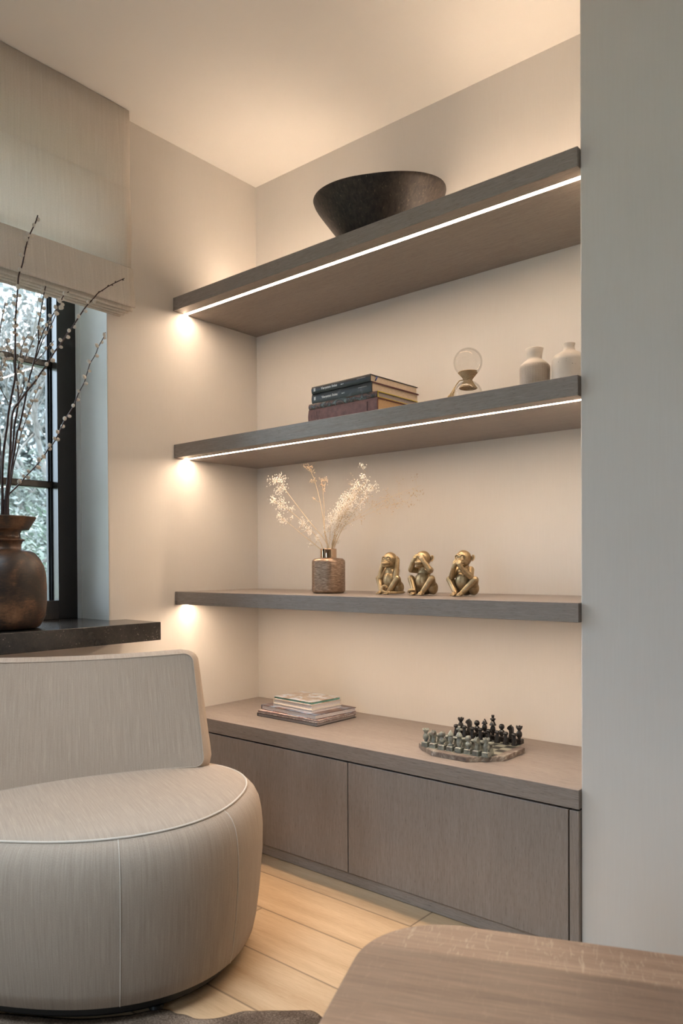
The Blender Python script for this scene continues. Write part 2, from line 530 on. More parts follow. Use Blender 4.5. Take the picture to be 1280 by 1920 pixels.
def shelf(zb, zt, label, up=False, name='wall_shelf'):
    t = thing(name, label, 'shelf', (0, -SD, zb), group='dark oak shelves in the niche')
    t['group'] = 'dark oak shelves in the niche'
    h = zt - zb
    # outline in (y, z) seen from the side, groove for the strip below (and above)
    pts = [(0.0, 0.0), (0.0505, 0.0), (0.0505, 0.007), (0.0665, 0.007), (0.0665, 0.0), (SD, 0.0), (SD, h)]
    if up: pts += [(0.272, h), (0.272, h - 0.006), (0.256, h - 0.006), (0.256, h)]
    pts += [(0.0, h)]
    bm = extrude_x(bmesh.new(), pts, 0.0, NX)
    bd = link_mesh('board', bm, MAT['veneer_x'], t, bevel=0.0008, bseg=1)
    link_mesh('led_strip', boxbm(0.001, NX - 0.001, 0.0508, 0.0662, 0.0008, 0.0065), MAT['led_down'], t,
              label='glowing warm white light strip')
    if up:
        link_mesh('led_strip', boxbm(0.05, NX - 0.02, 0.2565, 0.2715, h - 0.0055, h - 0.0025), MAT['led_up'], t,
                  label='upward light strip hidden on top of the shelf')
    return t


shelf(1.9648, 2.0141, 'uppermost dark oak wall shelf, lit underneath, carrying the black wooden bowl', True)
shelf(1.4054, 1.4557, 'second dark oak wall shelf from the top, carrying books and hourglass')
shelf(0.8461, 0.8948, 'lowest dark oak wall shelf, carrying the gold vase and the three monkeys')

# low cabinet: a body with doors, and the thick top lying on it
CT, CB = 0.432, 0.3836
top = link_mesh('cabinet_top', extrude_x(bmesh.new(), [(-SD, CB), (0, CB), (0, CT), (-SD, CT)], 0, NX), MAT['veneer_x'],
                bevel=0.0008, bseg=1)
mark(top, 'thick oak top running over the low cabinet doors, carrying chess set and books', 'worktop')
cab = thing('low_cabinet', 'built-in low cabinet with flat handleless grey oak doors', 'cabinet', (0, -SD, 0))
bm = bmesh.new(); box(bm, 0, NX, 0.022, SD - 0.003, 0.034, 0.3835); link_mesh('carcass', bm, MAT['gap'], cab)
link_mesh('plinth', boxbm(0, NX, 0.0035, 0.03, 0.002, 0.0345), MAT['veneer_x'], cab, label='recessed plinth board')
for x0, x1 in ((0.0015, 0.8480), (0.8515, 1.5610), (1.5645, NX - 0.0005)):
    link_mesh('door', boxbm(x0, x1, 0.0, 0.0205, 0.0360, 0.3785), MAT['veneer_z'], cab, bevel=0.0012)

# ------------------------------------------------------------------ roman blind
bl = thing('roman_blind', 'pale linen roman blind half raised in front of the window', 'blind', (0, -1.65, 0))
BY0, BY1 = -0.73, 0.988     # local y of the ends


def sheet(bm, prof, y0, y1, ny, vfun=None, uvoff=0.0, wob=0.0, seed=0.0):
    """hanging cloth: closed cross-section prof [(x, z)] swept along y, UV in metres"""
    uvl = bm.loops.layers.uv.verify()
    n = len(prof); rows = []
    cum = [0.0]
    for i in range(n): a = prof[i]; b = prof[(i + 1) % n]; cum.append(cum[-1] + sqrt((a[0] - b[0]) ** 2 + (a[1] - b[1]) ** 2))
    for j in range(ny + 1):
        y = y0 + (y1 - y0) * j / ny
        w = wob * (mnoise.noise(Vector((y * 3.1, seed, 0.3))) + 0.6 * mnoise.noise(Vector((y * 9.0, seed + 4, 0.3))))
        rows.append([bm.verts.new((x + w, y, z + w * 0.35)) for x, z in prof])
    for j in range(ny):
        ya = y0 + (y1 - y0) * j / ny; yb = y0 + (y1 - y0) * (j + 1) / ny
        for i in range(n):
            k = (i + 1) % n
            f = bm.faces.new((rows[j][i], rows[j][k], rows[j + 1][k], rows[j + 1][i])); f.smooth = True
            for lp, (u, v) in zip(f.loops, ((ya, cum[i]), (ya, cum[i + 1]), (yb, cum[i + 1]), (yb, cum[i]))):
                lp[uvl].uv = (u + uvoff, v)
    bm.faces.new(rows[0]); bm.faces.new(rows[-1][::-1])


def strip_prof(pts, th):
    """thin closed section following pts (x,z) with thickness th towards -x"""
    return [(x, z) for x, z in pts] + [(x - th, z) for x, z in pts[::-1]]


bm = bmesh.new()
P = [(0.056, 2.5965)] + [(0.056 + 0.004 * sin(pi * t), 2.5965 - 0.27 * t) for t in (0.25, 0.5, 0.75, 1.0)]
P += [(0.054, 2.3235), (0.0585, 2.318)] + [(0.0585 + 0.006 * sin(pi * t), 2.318 - 0.28 * t) for t in (0.25, 0.5, 0.75, 1.0)]
sheet(bm, strip_prof(P, 0.0016), BY0, BY1, 60, wob=0.0025, seed=1)
link_mesh('blind_panel', bm, MAT['blind'], bl)
bm = bmesh.new()
P = [(0.0655, 2.040), (0.0675, 2.036), (0.070, 2.00), (0.074, 1.96), (0.078, 1.930), (0.080, 1.912), (0.0798, 1.903), (0.077, 1.900)]
sheet(bm, strip_prof(P, 0.0018), BY0 - 0.002, BY1 + 0.002, 60, wob=0.002, seed=9)
link_mesh('lower_flap', bm, MAT['blind_lined'], bl)
for k in range(4):
    xx = 0.0705 - 0.0165 * k
    bm = bmesh.new()
    pr = []
    for q in range(9):
        a = pi * q / 8
        pr.append((xx - 0.0085 + 0.0058 * cos(a), 1.8945 - 0.0035 * k - 0.0058 * sin(a)))
    pr = [(xx - 0.0040, 1.95)] + pr + [(xx - 0.0130, 1.95)]
    sheet(bm, pr, BY0, BY1 - 0.006 * k, 50, wob=0.0016, seed=20 + k)
    link_mesh('fold', bm, MAT['blind_lined'], bl)
link_mesh('headrail', boxbm(0.012, 0.050, BY0 + 0.01, BY1 - 0.006, 2.560, 2.598), MAT['reveal'], bl)


# ------------------------------------------------------------------ upholstered swivel chair
ch = thing('swivel_chair', 'round beige ribbed fabric lounge chair with a wide back cushion under the sill', 'armchair', (0.588, -1.155, 0))
PHI, EXP = 0.536, 2.319


def se(a, r):
    """point on the soft-square outline of the seat, a = angle, r = short half axis"""
    c, s = cos(a), sin(a)
    A = (r - 0.38) + 0.38 * 1.172; B = r
    X = A * math.copysign(abs(c) ** (2 / EXP), c); Y = B * math.copysign(abs(s) ** (2 / EXP), s)
    return X * cos(PHI) - Y * sin(PHI), X * sin(PHI) + Y * cos(PHI)


def tiltz(x, y): return 0.018 * x + 0.026 * y


ND, NC = Vector((0.875, -0.484, 0)), Vector((0.484, 0.875, 0))   # chair front, chair right
body = [(0.0, 0.306, 0.040), (0.008, 0.330, 0.0405), (0.03, 0.343, 0.047), (0.10, 0.351, 0.08), (0.25, 0.360, 0.15), (0.5, 0.3675, 0.24),
        (0.7, 0.3685, 0.30), (0.82, 0.3655, 0.335), (0.90, 0.360, 0.362), (0.95, 0.3505, 0.381), (0.98, 0.3395, 0.393), (1.0, 0.3265, 0.400)]
NS = 144
bm = bmesh.new(); uvl = bm.loops.layers.uv.verify(); rows = []; arc = [0]
for i in range(NS):
    p = se(2 * pi * i / NS, .36); q = se(2 * pi * (i + 1) / NS, .36)
    arc.append(arc[-1] + sqrt((p[0] - q[0]) ** 2 + (p[1] - q[1]) ** 2))
for s, r, z in body:
    row = []
    for i in range(NS):
        x, y = se(2 * pi * i / NS, r); row.append(bm.verts.new((x, y, z + tiltz(x, y) * max(0, s) ** 1.5)))
    rows.append(row)
for k in range(len(rows) - 1):
    for i in range(NS):
        j = (i + 1) % NS
        f = bm.faces.new((rows[k][i], rows[k][j], rows[k + 1][j], rows[k + 1][i]))
        for lp, uv in zip(f.loops, ((arc[i], body[k][2]), (arc[i + 1], body[k][2]), (arc[i + 1], body[k + 1][2]), (arc[i], body[k + 1][2]))): lp[uvl].uv = uv
bm.faces.new(rows[0][::-1])
seat_base = link_mesh('seat_base', bm, MAT['chair'], ch, smooth=True)
# domed seat cushion
bm = bmesh.new(); uvl = bm.loops.layers.uv.verify(); rows = []
RINGS = [(1.0, 0.0), (0.985, 0.009), (0.96, 0.0165), (0.92, 0.0235), (0.85, 0.030), (0.75, 0.0345), (0.6, 0.0375), (0.45, 0.039), (0.3, 0.040), (0.15, 0.040)]
for s, h in RINGS:
    row = []
    for i in range(NS):
        x, y = se(2 * pi * i / NS, .3255); x *= s; y *= s
        nz = 0.0022 * mnoise.noise(Vector((x * 7, y * 7, 2.2)))
        row.append(bm.verts.new((x, y, 0.401 + tiltz(x, y) + h * 0.38 + nz)))
    rows.append(row)
cen = bm.verts.new((0, 0, 0.401 + 0.040 * 0.38))
for k in range(len(rows) - 1):
    for i in range(NS):
        j = (i + 1) % NS; bm.faces.new((rows[k][i], rows[k][j], rows[k + 1][j], rows[k + 1][i]))
for i in range(NS): bm.faces.new((rows[-1][i], rows[-1][(i + 1) % NS], cen))
for f in bm.faces:
    for lp in f.loops:
        lp[uvl].uv = (lp.vert.co.dot(NC) - 0.16 * lp.vert.co.dot(ND), lp.vert.co.dot(ND))
seat_cushion = link_mesh('seat_cushion', bm, MAT['chair'], ch, smooth=True)
bm = bmesh.new()
pts = []
for i in range(NS):
    x, y = se(2 * pi * i / NS, .3275); pts.append((x, y, 0.4015 + tiltz(x, y)))
tube(bm, pts, 0.0028, 8, closed=True)
link_mesh('piping', bm, MAT['piping_light'], seat_cushion, smooth=True)


def side_seam(ang):
    bm = bmesh.new(); pts = []
    for s, r, z in body[1:]:
        x, y = se(ang, r + 0.0003); pts.append((x, y, z + tiltz(x, y) * max(0, s) ** 1.5))
    tube(bm, pts, 0.0013, 6)
    link_mesh('side_seam', bm, MAT['piping_light'], seat_base, smooth=True)


def ang_for(dx, dy):
    best = min(range(720), key=lambda i: -(Vector(se(2 * pi * i / 720, .36)).normalized().dot(Vector((dx, dy)).normalized())))
    return 2 * pi * best / 720


for d in ((0.337, -0.150), (0.345, 0.100), (0.02, 0.36), (-0.33, 0.1), (-0.2, -0.33)): side_seam(ang_for(*d))
# back cushion: soft rounded slab, curved around the seat and leaning back
bm = bmesh.new(); uvl = bm.loops.layers.uv.verify()
HW, HT, HH = 0.303, 0.062, 0.158     # half width, half thickness, half height


def back_pt(u, n, v):
    """u along width, n towards the front, v up, in cushion space"""
    t = (v + HH) / (2 * HH)
    puff = 0.010 * (1 - (u / HW) ** 2) * (1 - (v / HH) ** 2)
    nf = (-0.122) * (1 - t) + (-0.213) * t + 0.037 * (u / 0.26) ** 2      # front face of the cushion, wrapping the sitter
    n2 = nf + (n - HT) * (1 - 0.25 * t) + (puff if n > 0 else -puff * 0.6)
    U = u * (1.0 - 0.055 * t)
    p = NC * U + ND * n2
    zb = 0.416 + tiltz(p.x, p.y); ztop = 0.724 + 0.009 * (u / 0.26) ** 2
    return Vector((p.x, p.y, zb * (1 - t) + ztop * t))


def rr_map(q):
    """cube surface point -> rounded slab point with larger corner radius in the face plane"""
    h = Vector((HW, HT, HH)); p = Vector((q[0] * h.x, q[1] * h.y, q[2] * h.z))
    RC = 0.026
    # round corners in (u, v)
    cu = max(-h.x + RC, min(h.x - RC, p.x)); cv = max(-h.z + RC, min(h.z - RC, p.z))
    du, dv = p.x - cu, p.z - cv; d = sqrt(du * du + dv * dv)
    if abs(du) > 1e-9 and abs(dv) > 1e-9 and d > 1e-9:
        m = max(abs(du), abs(dv)); k = m / d; p.x = cu + du * k; p.z = cv + dv * k
    return p


G = [-1, -0.985, -0.96, -0.92, -0.86, -0.75, -0.6, -0.45, -0.3, -0.15, 0, 0.15, 0.3, 0.45, 0.6, 0.75, 0.86, 0.92, 0.96, 0.985, 1]
T = [-1, -0.9, -0.7, -0.4, 0, 0.4, 0.7, 0.9, 1]
cache = {}


def cushion_vert(a, b, c):
    """a width, b thickness, c height in [-1,1]"""
    key = (round(a, 5), round(b, 5), round(c, 5))
    if key in cache: return cache[key]
    p = rr_map((a, b, c))
    # band bulges outward in the middle of the thickness
    edge = max(abs(a), abs(c))
    if edge > 0.999:
        bul = (0.023 + 0.005 * (1 - c)) * (1 - b * b)
        L = sqrt((p.x / HW) ** 2 + (p.z / HH) ** 2)
        rr = Vector((p.x, 0, p.z)); rr.normalize()
        nx = p.x - max(-HW + .026, min(HW - .026, p.x)); nz = p.z - max(-HH + .026, min(HH - .026, p.z))
        nn = Vector((nx, 0, nz)); nn = nn.normalized() if nn.length > 1e-6 else rr
        if nn.z > 0: nn = Vector((nn.x, 0, nn.z * 0.35))
        p = p + nn * bul
    v = bm.verts.new(back_pt(p.x, p.y, p.z)); cache[key] = v; v_uv[v] = (p.x, p.z, p.y)
    return v


v_uv = {}


def face_grid(A, B, fn):
    for i in range(len(A) - 1):
        for j in range(len(B) - 1):
            vs = [fn(A[i], B[j]), fn(A[i + 1], B[j]), fn(A[i + 1], B[j + 1]), fn(A[i], B[j + 1])]
            vs2 = []
            for v in vs:
                if v not in vs2: vs2.append(v)
            if len(vs2) > 2:
                try: bm.faces.new(vs2)
                except ValueError: pass


face_grid(G, G, lambda a, c: cushion_vert(a, 1, c)); face_grid(G, G, lambda a, c: cushion_vert(a, -1, c))
face_grid(G, T, lambda a, b: cushion_vert(a, b, 1)); face_grid(G, T, lambda a, b: cushion_vert(a, b, -1))
face_grid(T, G, lambda b, c: cushion_vert(1, b, c)); face_grid(T, G, lambda b, c: cushion_vert(-1, b, c))
bm.verts.index_update()
for f in bm.faces:
    cx = sum(abs(v_uv[v][0]) for v in f.verts) / len(f.verts)
    sidef = all(abs(abs(v_uv[v][0]) - HW) < 0.03 for v in f.verts) and max(v_uv[v][2] for v in f.verts) - min(v_uv[v][2] for v in f.verts) > 1e-4
    for lp in f.loops:
        a, c, b = v_uv[lp.vert]
        lp[uvl].uv = (b, c) if sidef else (a, c + (b if abs(c) > HH - 0.001 else 0))
back = link_mesh('back_cushion', bm, MAT['chair'], ch, smooth=True)
for bside in (1, -1):
    bm = bmesh.new(); pts = []
    per = []
    RC = 0.026; N = 10
    for (cu, cv, a0) in ((HW - RC, HH - RC, 0), (-HW + RC, HH - RC, pi / 2), (-HW + RC, -HH + RC, pi), (HW - RC, -HH + RC, 1.5 * pi)):
        for k in range(N + 1):
            a = a0 + (pi / 2) * k / N; per.append((cu + (RC + .0005) * cos(a), cv + (RC + .0005) * sin(a)))
    full = []
    for i in range(len(per)):
        a = per[i]; b = per[(i + 1) % len(per)]
        d = sqrt((a[0] - b[0]) ** 2 + (a[1] - b[1]) ** 2); m = max(1, int(d / 0.02))
        for q in range(m): full.append((a[0] + (b[0] - a[0]) * q / m, a[1] + (b[1] - a[1]) * q / m))
    tube(bm, [back_pt(u, bside * HT, v) for u, v in full], 0.0019, 6, closed=True)
    link_mesh('cushion_piping', bm, MAT['piping'], back, smooth=True)
# swivel base ring and glides under the body
bm = bmesh.new(); 
ringp = []
for s_, z_ in ((0.290, 0.014), (0.314, 0.015), (0.318, 0.020), (0.318, 0.0402), (0.290, 0.0402)):
    ringp.append([bm.verts.new((*se(2 * pi * i / 96, s_), z_)) for i in range(96)])
for A, B in zip(ringp[:-1], ringp[1:]):
    for i in range(96): bm.faces.new((A[i], A[(i + 1) % 96], B[(i + 1) % 96], B[i]))
bm.faces.new(ringp[0][::-1]); bm.faces.new(ringp[-1])
link_mesh('base_ring', bm, MAT['black_metal'], ch, smooth=False)
for k in range(6):
    a = radians(14 + 60 * k)
    bm = bmesh.new(); lathe(bm, [(0, 0), (0.014, 0), (0.017, 0.003), (0.015, 0.012), (0, 0.012)], 20)
    g = link_mesh('glide', bm, MAT['black_metal'], ch); g.location = (*se(a, 0.300), 0.0005)


# ------------------------------------------------------------------ coffee table
def table_wood():
    m = NT('oiled_oak_table'); tc = m.n('ShaderNodeTexCoord'); sp = m.n('ShaderNodeSeparateXYZ'); m.l(tc.outputs['Object'], sp.inputs[0])
    # boards run along local x; seams on local y
    row = m.math('FLOOR', m.math('DIVIDE', m.math('ADD', sp.outputs['Y'], 10.017), 0.155))
    w = m.n('ShaderNodeTexWhiteNoise', noise_dimensions='1D'); m.l(row, w.inputs['W'])
    sh = m.math('MULTIPLY', w.outputs['Value'], 9.0)
    c = m.n('ShaderNodeCombineXYZ'); m.l(m.math('ADD', m.math('MULTIPLY', sp.outputs['X'], 0.06), sh), c.inputs[0])
    m.l(m.math('ADD', sp.outputs['Y'], sh), c.inputs[1]); m.l(sp.outputs['Z'], c.inputs[2])
    a = m.noise(c.outputs[0], 46, 6, 0.65, 0.5); b = m.noise(c.outputs[0], 230, 3, 0.6)
    f = m.math('ADD', m.math('MULTIPLY', a, 0.65), m.math('MULTIPLY', b, 0.35))
    base = m.ramp(f, [(0.3, (0.125, 0.070, 0.040)), (0.52, (0.205, 0.125, 0.078)), (0.72, (0.30, 0.20, 0.130))])
    tint = m.ramp(w.outputs['Value'], [(0, (0.92, 0.90, 0.89)), (1, (1.05, 1.02, 1.0))])
    col = m.mix(1.0, base, tint, 'MULTIPLY')
    # medullary ray flecks, crossing the grain, mostly on the outer board
    v = m.coord('Object', (1.0, 0.16, 1), (0, 0, radians(24)))
    fl = m.ramp(m.noise(v, 150, 3, 0.6, 1.4), [(0.57, (0, 0, 0)), (0.70, (1, 1, 1))])
    outer = m.ramp(m.math('ADD', sp.outputs['Y'], 0.5), [(0.399, (0.0, 0.0, 0.0)), (0.405, (1, 1, 1))])
    col = m.mix(outer, m.mix(1.0, col, (0.90, 0.88, 0.87), 'MULTIPLY'), m.mix(1.0, col, (1.30, 1.27, 1.24), 'MULTIPLY'))
    outer = m.math('ADD', m.math('MULTIPLY', outer, 0.85), 0.15)
    col = m.mix(m.math('MULTIPLY', m.math('MULTIPLY', fl, outer), 0.55), col, (0.46, 0.33, 0.22))
    seam = m.ramp(m.math('ABSOLUTE', m.math('SUBTRACT', m.math('FRACT', m.math('DIVIDE', m.math('ADD', sp.outputs['Y'], 10.017), 0.155)), 0.5)), [(0.494, (0, 0, 0)), (0.499, (1, 1, 1))])
    col = m.mix(m.math('MULTIPLY', seam, 0.55), col, (0.06, 0.035, 0.02))
    m.color(col); m.set(Roughness=0.38); m.bump(f, 0.15, 0.0006); return m.m


MAT['table'] = table_wood()
# local frame: origin at the rounded far corner, x along (0.921,0.389), y towards the viewer (0.389,-0.921)
ta = atan2(0.389, 0.921)
tb = thing('coffee_table', 'oak coffee table with a large rounded corner in the foreground', 'table', (0.963 * 0.921 + 1.729 * 0.389, 0.963 * 0.389 - 1.729 * 0.921, 0), ta)
TL, TW, TR = 1.25, 0.74, 0.145


def round_rect(x0, x1, y0, y1, r, n=20):
    out = []
    for cx, cy, a0 in ((x1 - r, y1 - r, 0), (x0 + r, y1 - r, pi / 2), (x0 + r, y0 + r, pi), (x1 - r, y0 + r, 1.5 * pi)):
        for k in range(n + 1): a = a0 + pi / 2 * k / n; out.append((cx + r * cos(a), cy + r * sin(a)))
    return out


bm = prism(bmesh.new(), round_rect(0, TL, -TW, 0, TR), 0.366, 0.400)
o = link_mesh('tabletop', bm, MAT['table'], tb, bevel=0.004, bseg=3)
for (x, y) in ((0.14, -0.14), (TL - 0.14, -0.14), (0.14, -TW + 0.14), (TL - 0.14, -TW + 0.14)):
    bm = bmesh.new(); capsule(bm, (0, 0, 0.03), (0, 0, 0.32), 0.028, 0.034, 24)
    lathe(bm, [(0, 0), (0.03, 0), (0.032, 0.03), (0.036, 0.366), (0, 0.366)], 24)
    lg = link_mesh('leg', bm, MAT['table'], tb, smooth=True); lg.location = (x, y, 0.0)


# ------------------------------------------------------------------ cowhide rug
def rug_mat():
    m = NT('grey_brown_hide'); v = m.coord('Object')
    a = m.noise(v, 9, 4, 0.6); b = m.noise(v, 260, 3, 0.7)
    f = m.math('ADD', m.math('MULTIPLY', a, 0.5), m.math('MULTIPLY', b, 0.5))
    m.color(m.ramp(f, [(0.36, (0.060, 0.042, 0.030)), (0.5, (0.16, 0.118, 0.088)), (0.62, (0.34, 0.265, 0.205))]))
    m.set(Roughness=0.95); m.bsdf.inputs['Specular IOR Level'].default_value = 0.1; m.bump(b, 0.9, 0.003); return m.m


outline = [(0.55, -1.56), (0.70, -1.44), (0.822, -1.361), (0.90, -1.285), (0.935, -1.225), (0.962, -1.205), (0.99, -1.198), (1.012, -1.189), (1.04, -1.182), (1.066, -1.160), (1.09, -1.11),
           (1.119, -1.082), (1.150, -1.052), (1.189, -1.020), (1.215, -1.004), (1.26, -1.01), (1.36, -1.06), (1.47, -1.04), (1.62, -1.10), (1.80, -1.22), (1.98, -1.24),
           (2.16, -1.42), (2.20, -1.62), (2.36, -1.80), (2.42, -2.05), (2.26, -2.28), (2.10, -2.42), (1.86, -2.60), (1.60, -2.58), (1.36, -2.66), (1.12, -2.54), (0.98, -2.34),
           (0.80, -2.26), (0.62, -2.30), (0.46, -2.12), (0.44, -1.92), (0.38, -1.76)]
bm = bmesh.new(); n = len(outline)
dense = []
for i in range(n):
    p0, p1, p2, p3 = [Vector((*outline[(i + k) % n], 0)) for k in (-1, 0, 1, 2)]
    for t in (0, .25, .5, .75):
        q = 0.5 * ((2 * p1) + (p2 - p0) * t + (2 * p0 - 5 * p1 + 4 * p2 - p3) * t * t + (3 * p1 - p0 - 3 * p2 + p3) * t ** 3)
        q += Vector((mnoise.noise(q * 22), mnoise.noise(q * 22 + Vector((9, 3, 1))), 0)) * 0.006
        dense.append(q)
c0 = Vector((1.4, -1.8, 0))
rings = []
for s, z in ((1.0, 0.0006), (1.0, 0.004), (0.985, 0.0068), (0.9, 0.0072), (0.5, 0.0072)):
    rings.append([bm.verts.new((c0.x + (q.x - c0.x) * s, c0.y + (q.y - c0.y) * s, z)) for q in dense])
for A, B in zip(rings[:-1], rings[1:]):
    for i in range(len(A)): bm.faces.new((A[i], A[(i + 1) % len(A)], B[(i + 1) % len(A)], B[i]))
bm.faces.new(rings[-1]); bm.faces.new(rings[0][::-1])
link_mesh('cowhide_rug', bm, rug_mat(), None, smooth=True, label='grey-brown cowhide rug with a wavy edge on the oak floor', cat='rug')

# ------------------------------------------------------------------ black carved bowl on the top shelf
def bowl_mat():
    m = NT('black_carved_wood'); v = m.coord('Object', (1, 1, 0.16)); v2 = m.coord('Object')
    a = m.noise(v, 90, 4, 0.65, 0.4); b = m.noise(v2, 9, 3, 0.6)
    scr = m.ramp(m.noise(m.coord('Object', (1, 1, 0.12), (0.3, 0.2, 0)), 150, 3, 0.7), [(0.60, (0, 0, 0)), (0.70, (1, 1, 1))])
    base = m.ramp(m.math('ADD', m.math('MULTIPLY', a, 0.5), m.math('MULTIPLY', b, 0.5)), [(0.40, (0.008, 0.006, 0.005)), (0.60, (0.045, 0.033, 0.026))])
    m.color(m.mix(m.math('MULTIPLY', scr, 0.6), base, (0.16, 0.115, 0.085)))
    m.set(Roughness=0.62); m.bump(a, 0.6, 0.002); return m.m


def wobble(a, z): return 1 + 0.010 * mnoise.noise(Vector((2.2 * cos(a), 2.2 * sin(a), z * 9))) + 0.006 * sin(3 * a + 1)


bowl_out = [(0.0, 0.0), (0.075, 0.001), (0.088, 0.006), (0.104, 0.024), (0.135, 0.065), (0.165, 0.102), (0.192, 0.136), (0.212, 0.162), (0.221, 0.176), (0.2255, 0.187),
            (0.2235, 0.190), (0.219, 0.189), (0.208, 0.172), (0.175, 0.128), (0.130, 0.075), (0.09, 0.036), (0.05, 0.022), (0.0, 0.018)]
bm = lathe(bmesh.new(), bowl_out, 96, (0, 0, 0), 1.0, 0.93, wob=wobble)
for v in bm.verts:
    if v.co.z > 0.1: v.co.z += (0.010 * sin(atan2(v.co.y, v.co.x) * 2 + 0.4) - 0.010 * (v.co.y * -1 / 0.2)) * (v.co.z - 0.1) / 0.09
o = link_mesh('wooden_bowl', bm, bowl_mat(), None, smooth=True, label='large black carved wooden bowl on the uppermost shelf', cat='bowl')
o.location = (0.822, -0.222, 2.0143)


# ------------------------------------------------------------------ books
def cloth_cover(name, base, rough=0.55, pats=None, scale=25):
    m = NT(name); m.set(Roughness=rough)
    v = m.coord('Object')
    if pats:
        vo = m.n('ShaderNodeTexVoronoi', feature='F1'); vo.inputs['Scale'].default_value = scale
        m.l(v, vo.inputs['Vector'])
        nz = m.noise(v, scale * 0.9, 3, 0.6, 1.5)
        st = [(0.25 + 0.5 * i / max(1, len(pats) - 1), c) for i, c in enumerate(pats)]
        r = m.ramp(nz, st); m.color(r)
    else:
        f = m.noise(v, 60, 3); m.color(m.ramp(f, [(0.3, tuple(c * 0.8 for c in base)), (0.7, tuple(min(1, c * 1.2) for c in base))]))
    return m.m


def page_mat(name, col):
    m = NT(name); v = m.coord('Object', (0.15, 0.15, 1)); f = m.noise(v, 900, 2, 0.8)
    m.color(m.ramp(f, [(0.3, tuple(c * 0.72 for c in col)), (0.7, col)])); m.set(Roughness=0.85); return m.m


PAGE_CREAM = page_mat('cream_page_edges', (0.72, 0.60, 0.46)); PAGE_WHITE = page_mat('white_page_edges', (0.74, 0.72, 0.73))
PAGE_GREY = page_mat('grey_page_edges', (0.40, 0.37, 0.37)); PAGE_TAN = page_mat('tan_page_edges', (0.62, 0.43, 0.24))
PAGE_TEAL = page_mat('teal_page_edges', (0.18, 0.42, 0.34))


t_cover = {}


def book(label, L, D, T, cover, pages, loc, rotz, group, spine='front', board=0.0022, cover_edge=None, parts=()):
    """book lying flat; L along local x, D along local y, local origin = front left bottom corner.
    spine 'front' (y=0) or 'left' (x=0)"""
    t = thing('book', label, 'book', loc, rotz, group)
    bm = bmesh.new(); b = board
    if spine == 'front':
        n = 8; out = []
        for k in range(n + 1):
            s = -1 + 2 * k / n; out.append((-0.0035 * (1 - s * s) , T / 2 + s * T / 2))
        inner = [(b, T - b), (b, b)]
        poly = out + [(D, T), (D, T - b)] + inner + [(D, b), (D, 0)]
        extrude_x(bm, poly, 0, L)
        px = (0.003, L - 0.003, b * 0.9, D - 0.003)
    else:
        box(bm, 0, L, 0, D, 0, b); box(bm, 0, L, 0, D, T - b, T); box(bm, 0, b, 0, D, b, T - b)
        px = (b * 0.9, L - 0.003, 0.003, D - 0.003)
    cvr = link_mesh('cover', bm, cover, t, bevel=0.0004, bseg=1); t_cover[t.name] = cvr
    link_mesh('page_block', boxbm(px[0], px[1], px[2], px[3], b * 1.02, T - b * 1.02), pages, t)
    return t


def text_mesh(name, body, size, mat, parent, loc, rot, ext=0.0001, bold=0.0):
    cu = bpy.data.curves.new(name, 'FONT'); cu.body = body; cu.size = size; cu.extrude = ext; cu.offset = bold
    tmp = bpy.data.objects.new(name + '_tmp', cu); COL.objects.link(tmp)
    dg = bpy.context.evaluated_depsgraph_get(); dg.update()
    me = bpy.data.meshes.new_from_object(tmp.evaluated_get(dg))
    bpy.data.objects.remove(tmp)
    me.materials.clear(); me.materials.append(mat)
    o = bpy.data.objects.new(name, me); COL.objects.link(o); o.parent = parent; o.location = loc; o.rotation_euler = rot
    return o


WHITE_INK = simple('white_ink', (0.78, 0.76, 0.72), 0.5, var=0.02)
black_cover = cloth_cover('black_photo_cover', (0.02, 0.02, 0.022), 0.35)
dark_cover2 = cloth_cover('charcoal_photo_cover', (0.03, 0.03, 0.032), 0.4, pats=[(0.02, 0.02, 0.022), (0.03, 0.032, 0.034), (0.035, 0.035, 0.036), (0.10, 0.10, 0.10)], scale=14)
maroon = cloth_cover('maroon_cloth', (0.20, 0.088, 0.076), 0.6)
pict = cloth_cover('portrait_spine', (0, 0, 0), 0.35, pats=[(0.012, 0.014, 0.016), (0.02, 0.025, 0.03), (0.17, 0.09, 0.075), (0.03, 0.03, 0.03), (0.17, 0.20, 0.20), (0.012, 0.012, 0.014)], scale=26)
SG = 'books stacked on the second shelf'
rz = radians(-1.6)
Z = 1.4560
bk4 = book('thick maroon cloth book, bottom of the stack on the second shelf', 0.293, 0.215, 0.0495, maroon, PAGE_TAN, (0.648, -0.384, Z), rz, SG, board=0.0030)
bk3 = book('book with a colourful picture spine and yellow cover edge, on the maroon book', 0.291, 0.208, 0.0185, pict, PAGE_GREY, (0.649, -0.383, Z + 0.0500), rz, SG)
bk2 = book('dark grey book with maroon board edge and white title, under the black ribboned book', 0.258, 0.240, 0.0315, dark_cover2, PAGE_CREAM, (0.659, -0.3785, Z + 0.0690), radians(-2.4), SG)
bk1 = book('black book with white title and blue ribbon, topmost on the second shelf', 0.253, 0.242, 0.0235, black_cover, PAGE_CREAM, (0.661, -0.3815, Z + 0.1010), radians(-2.6), SG)
RY = (pi / 2, 0, 0)
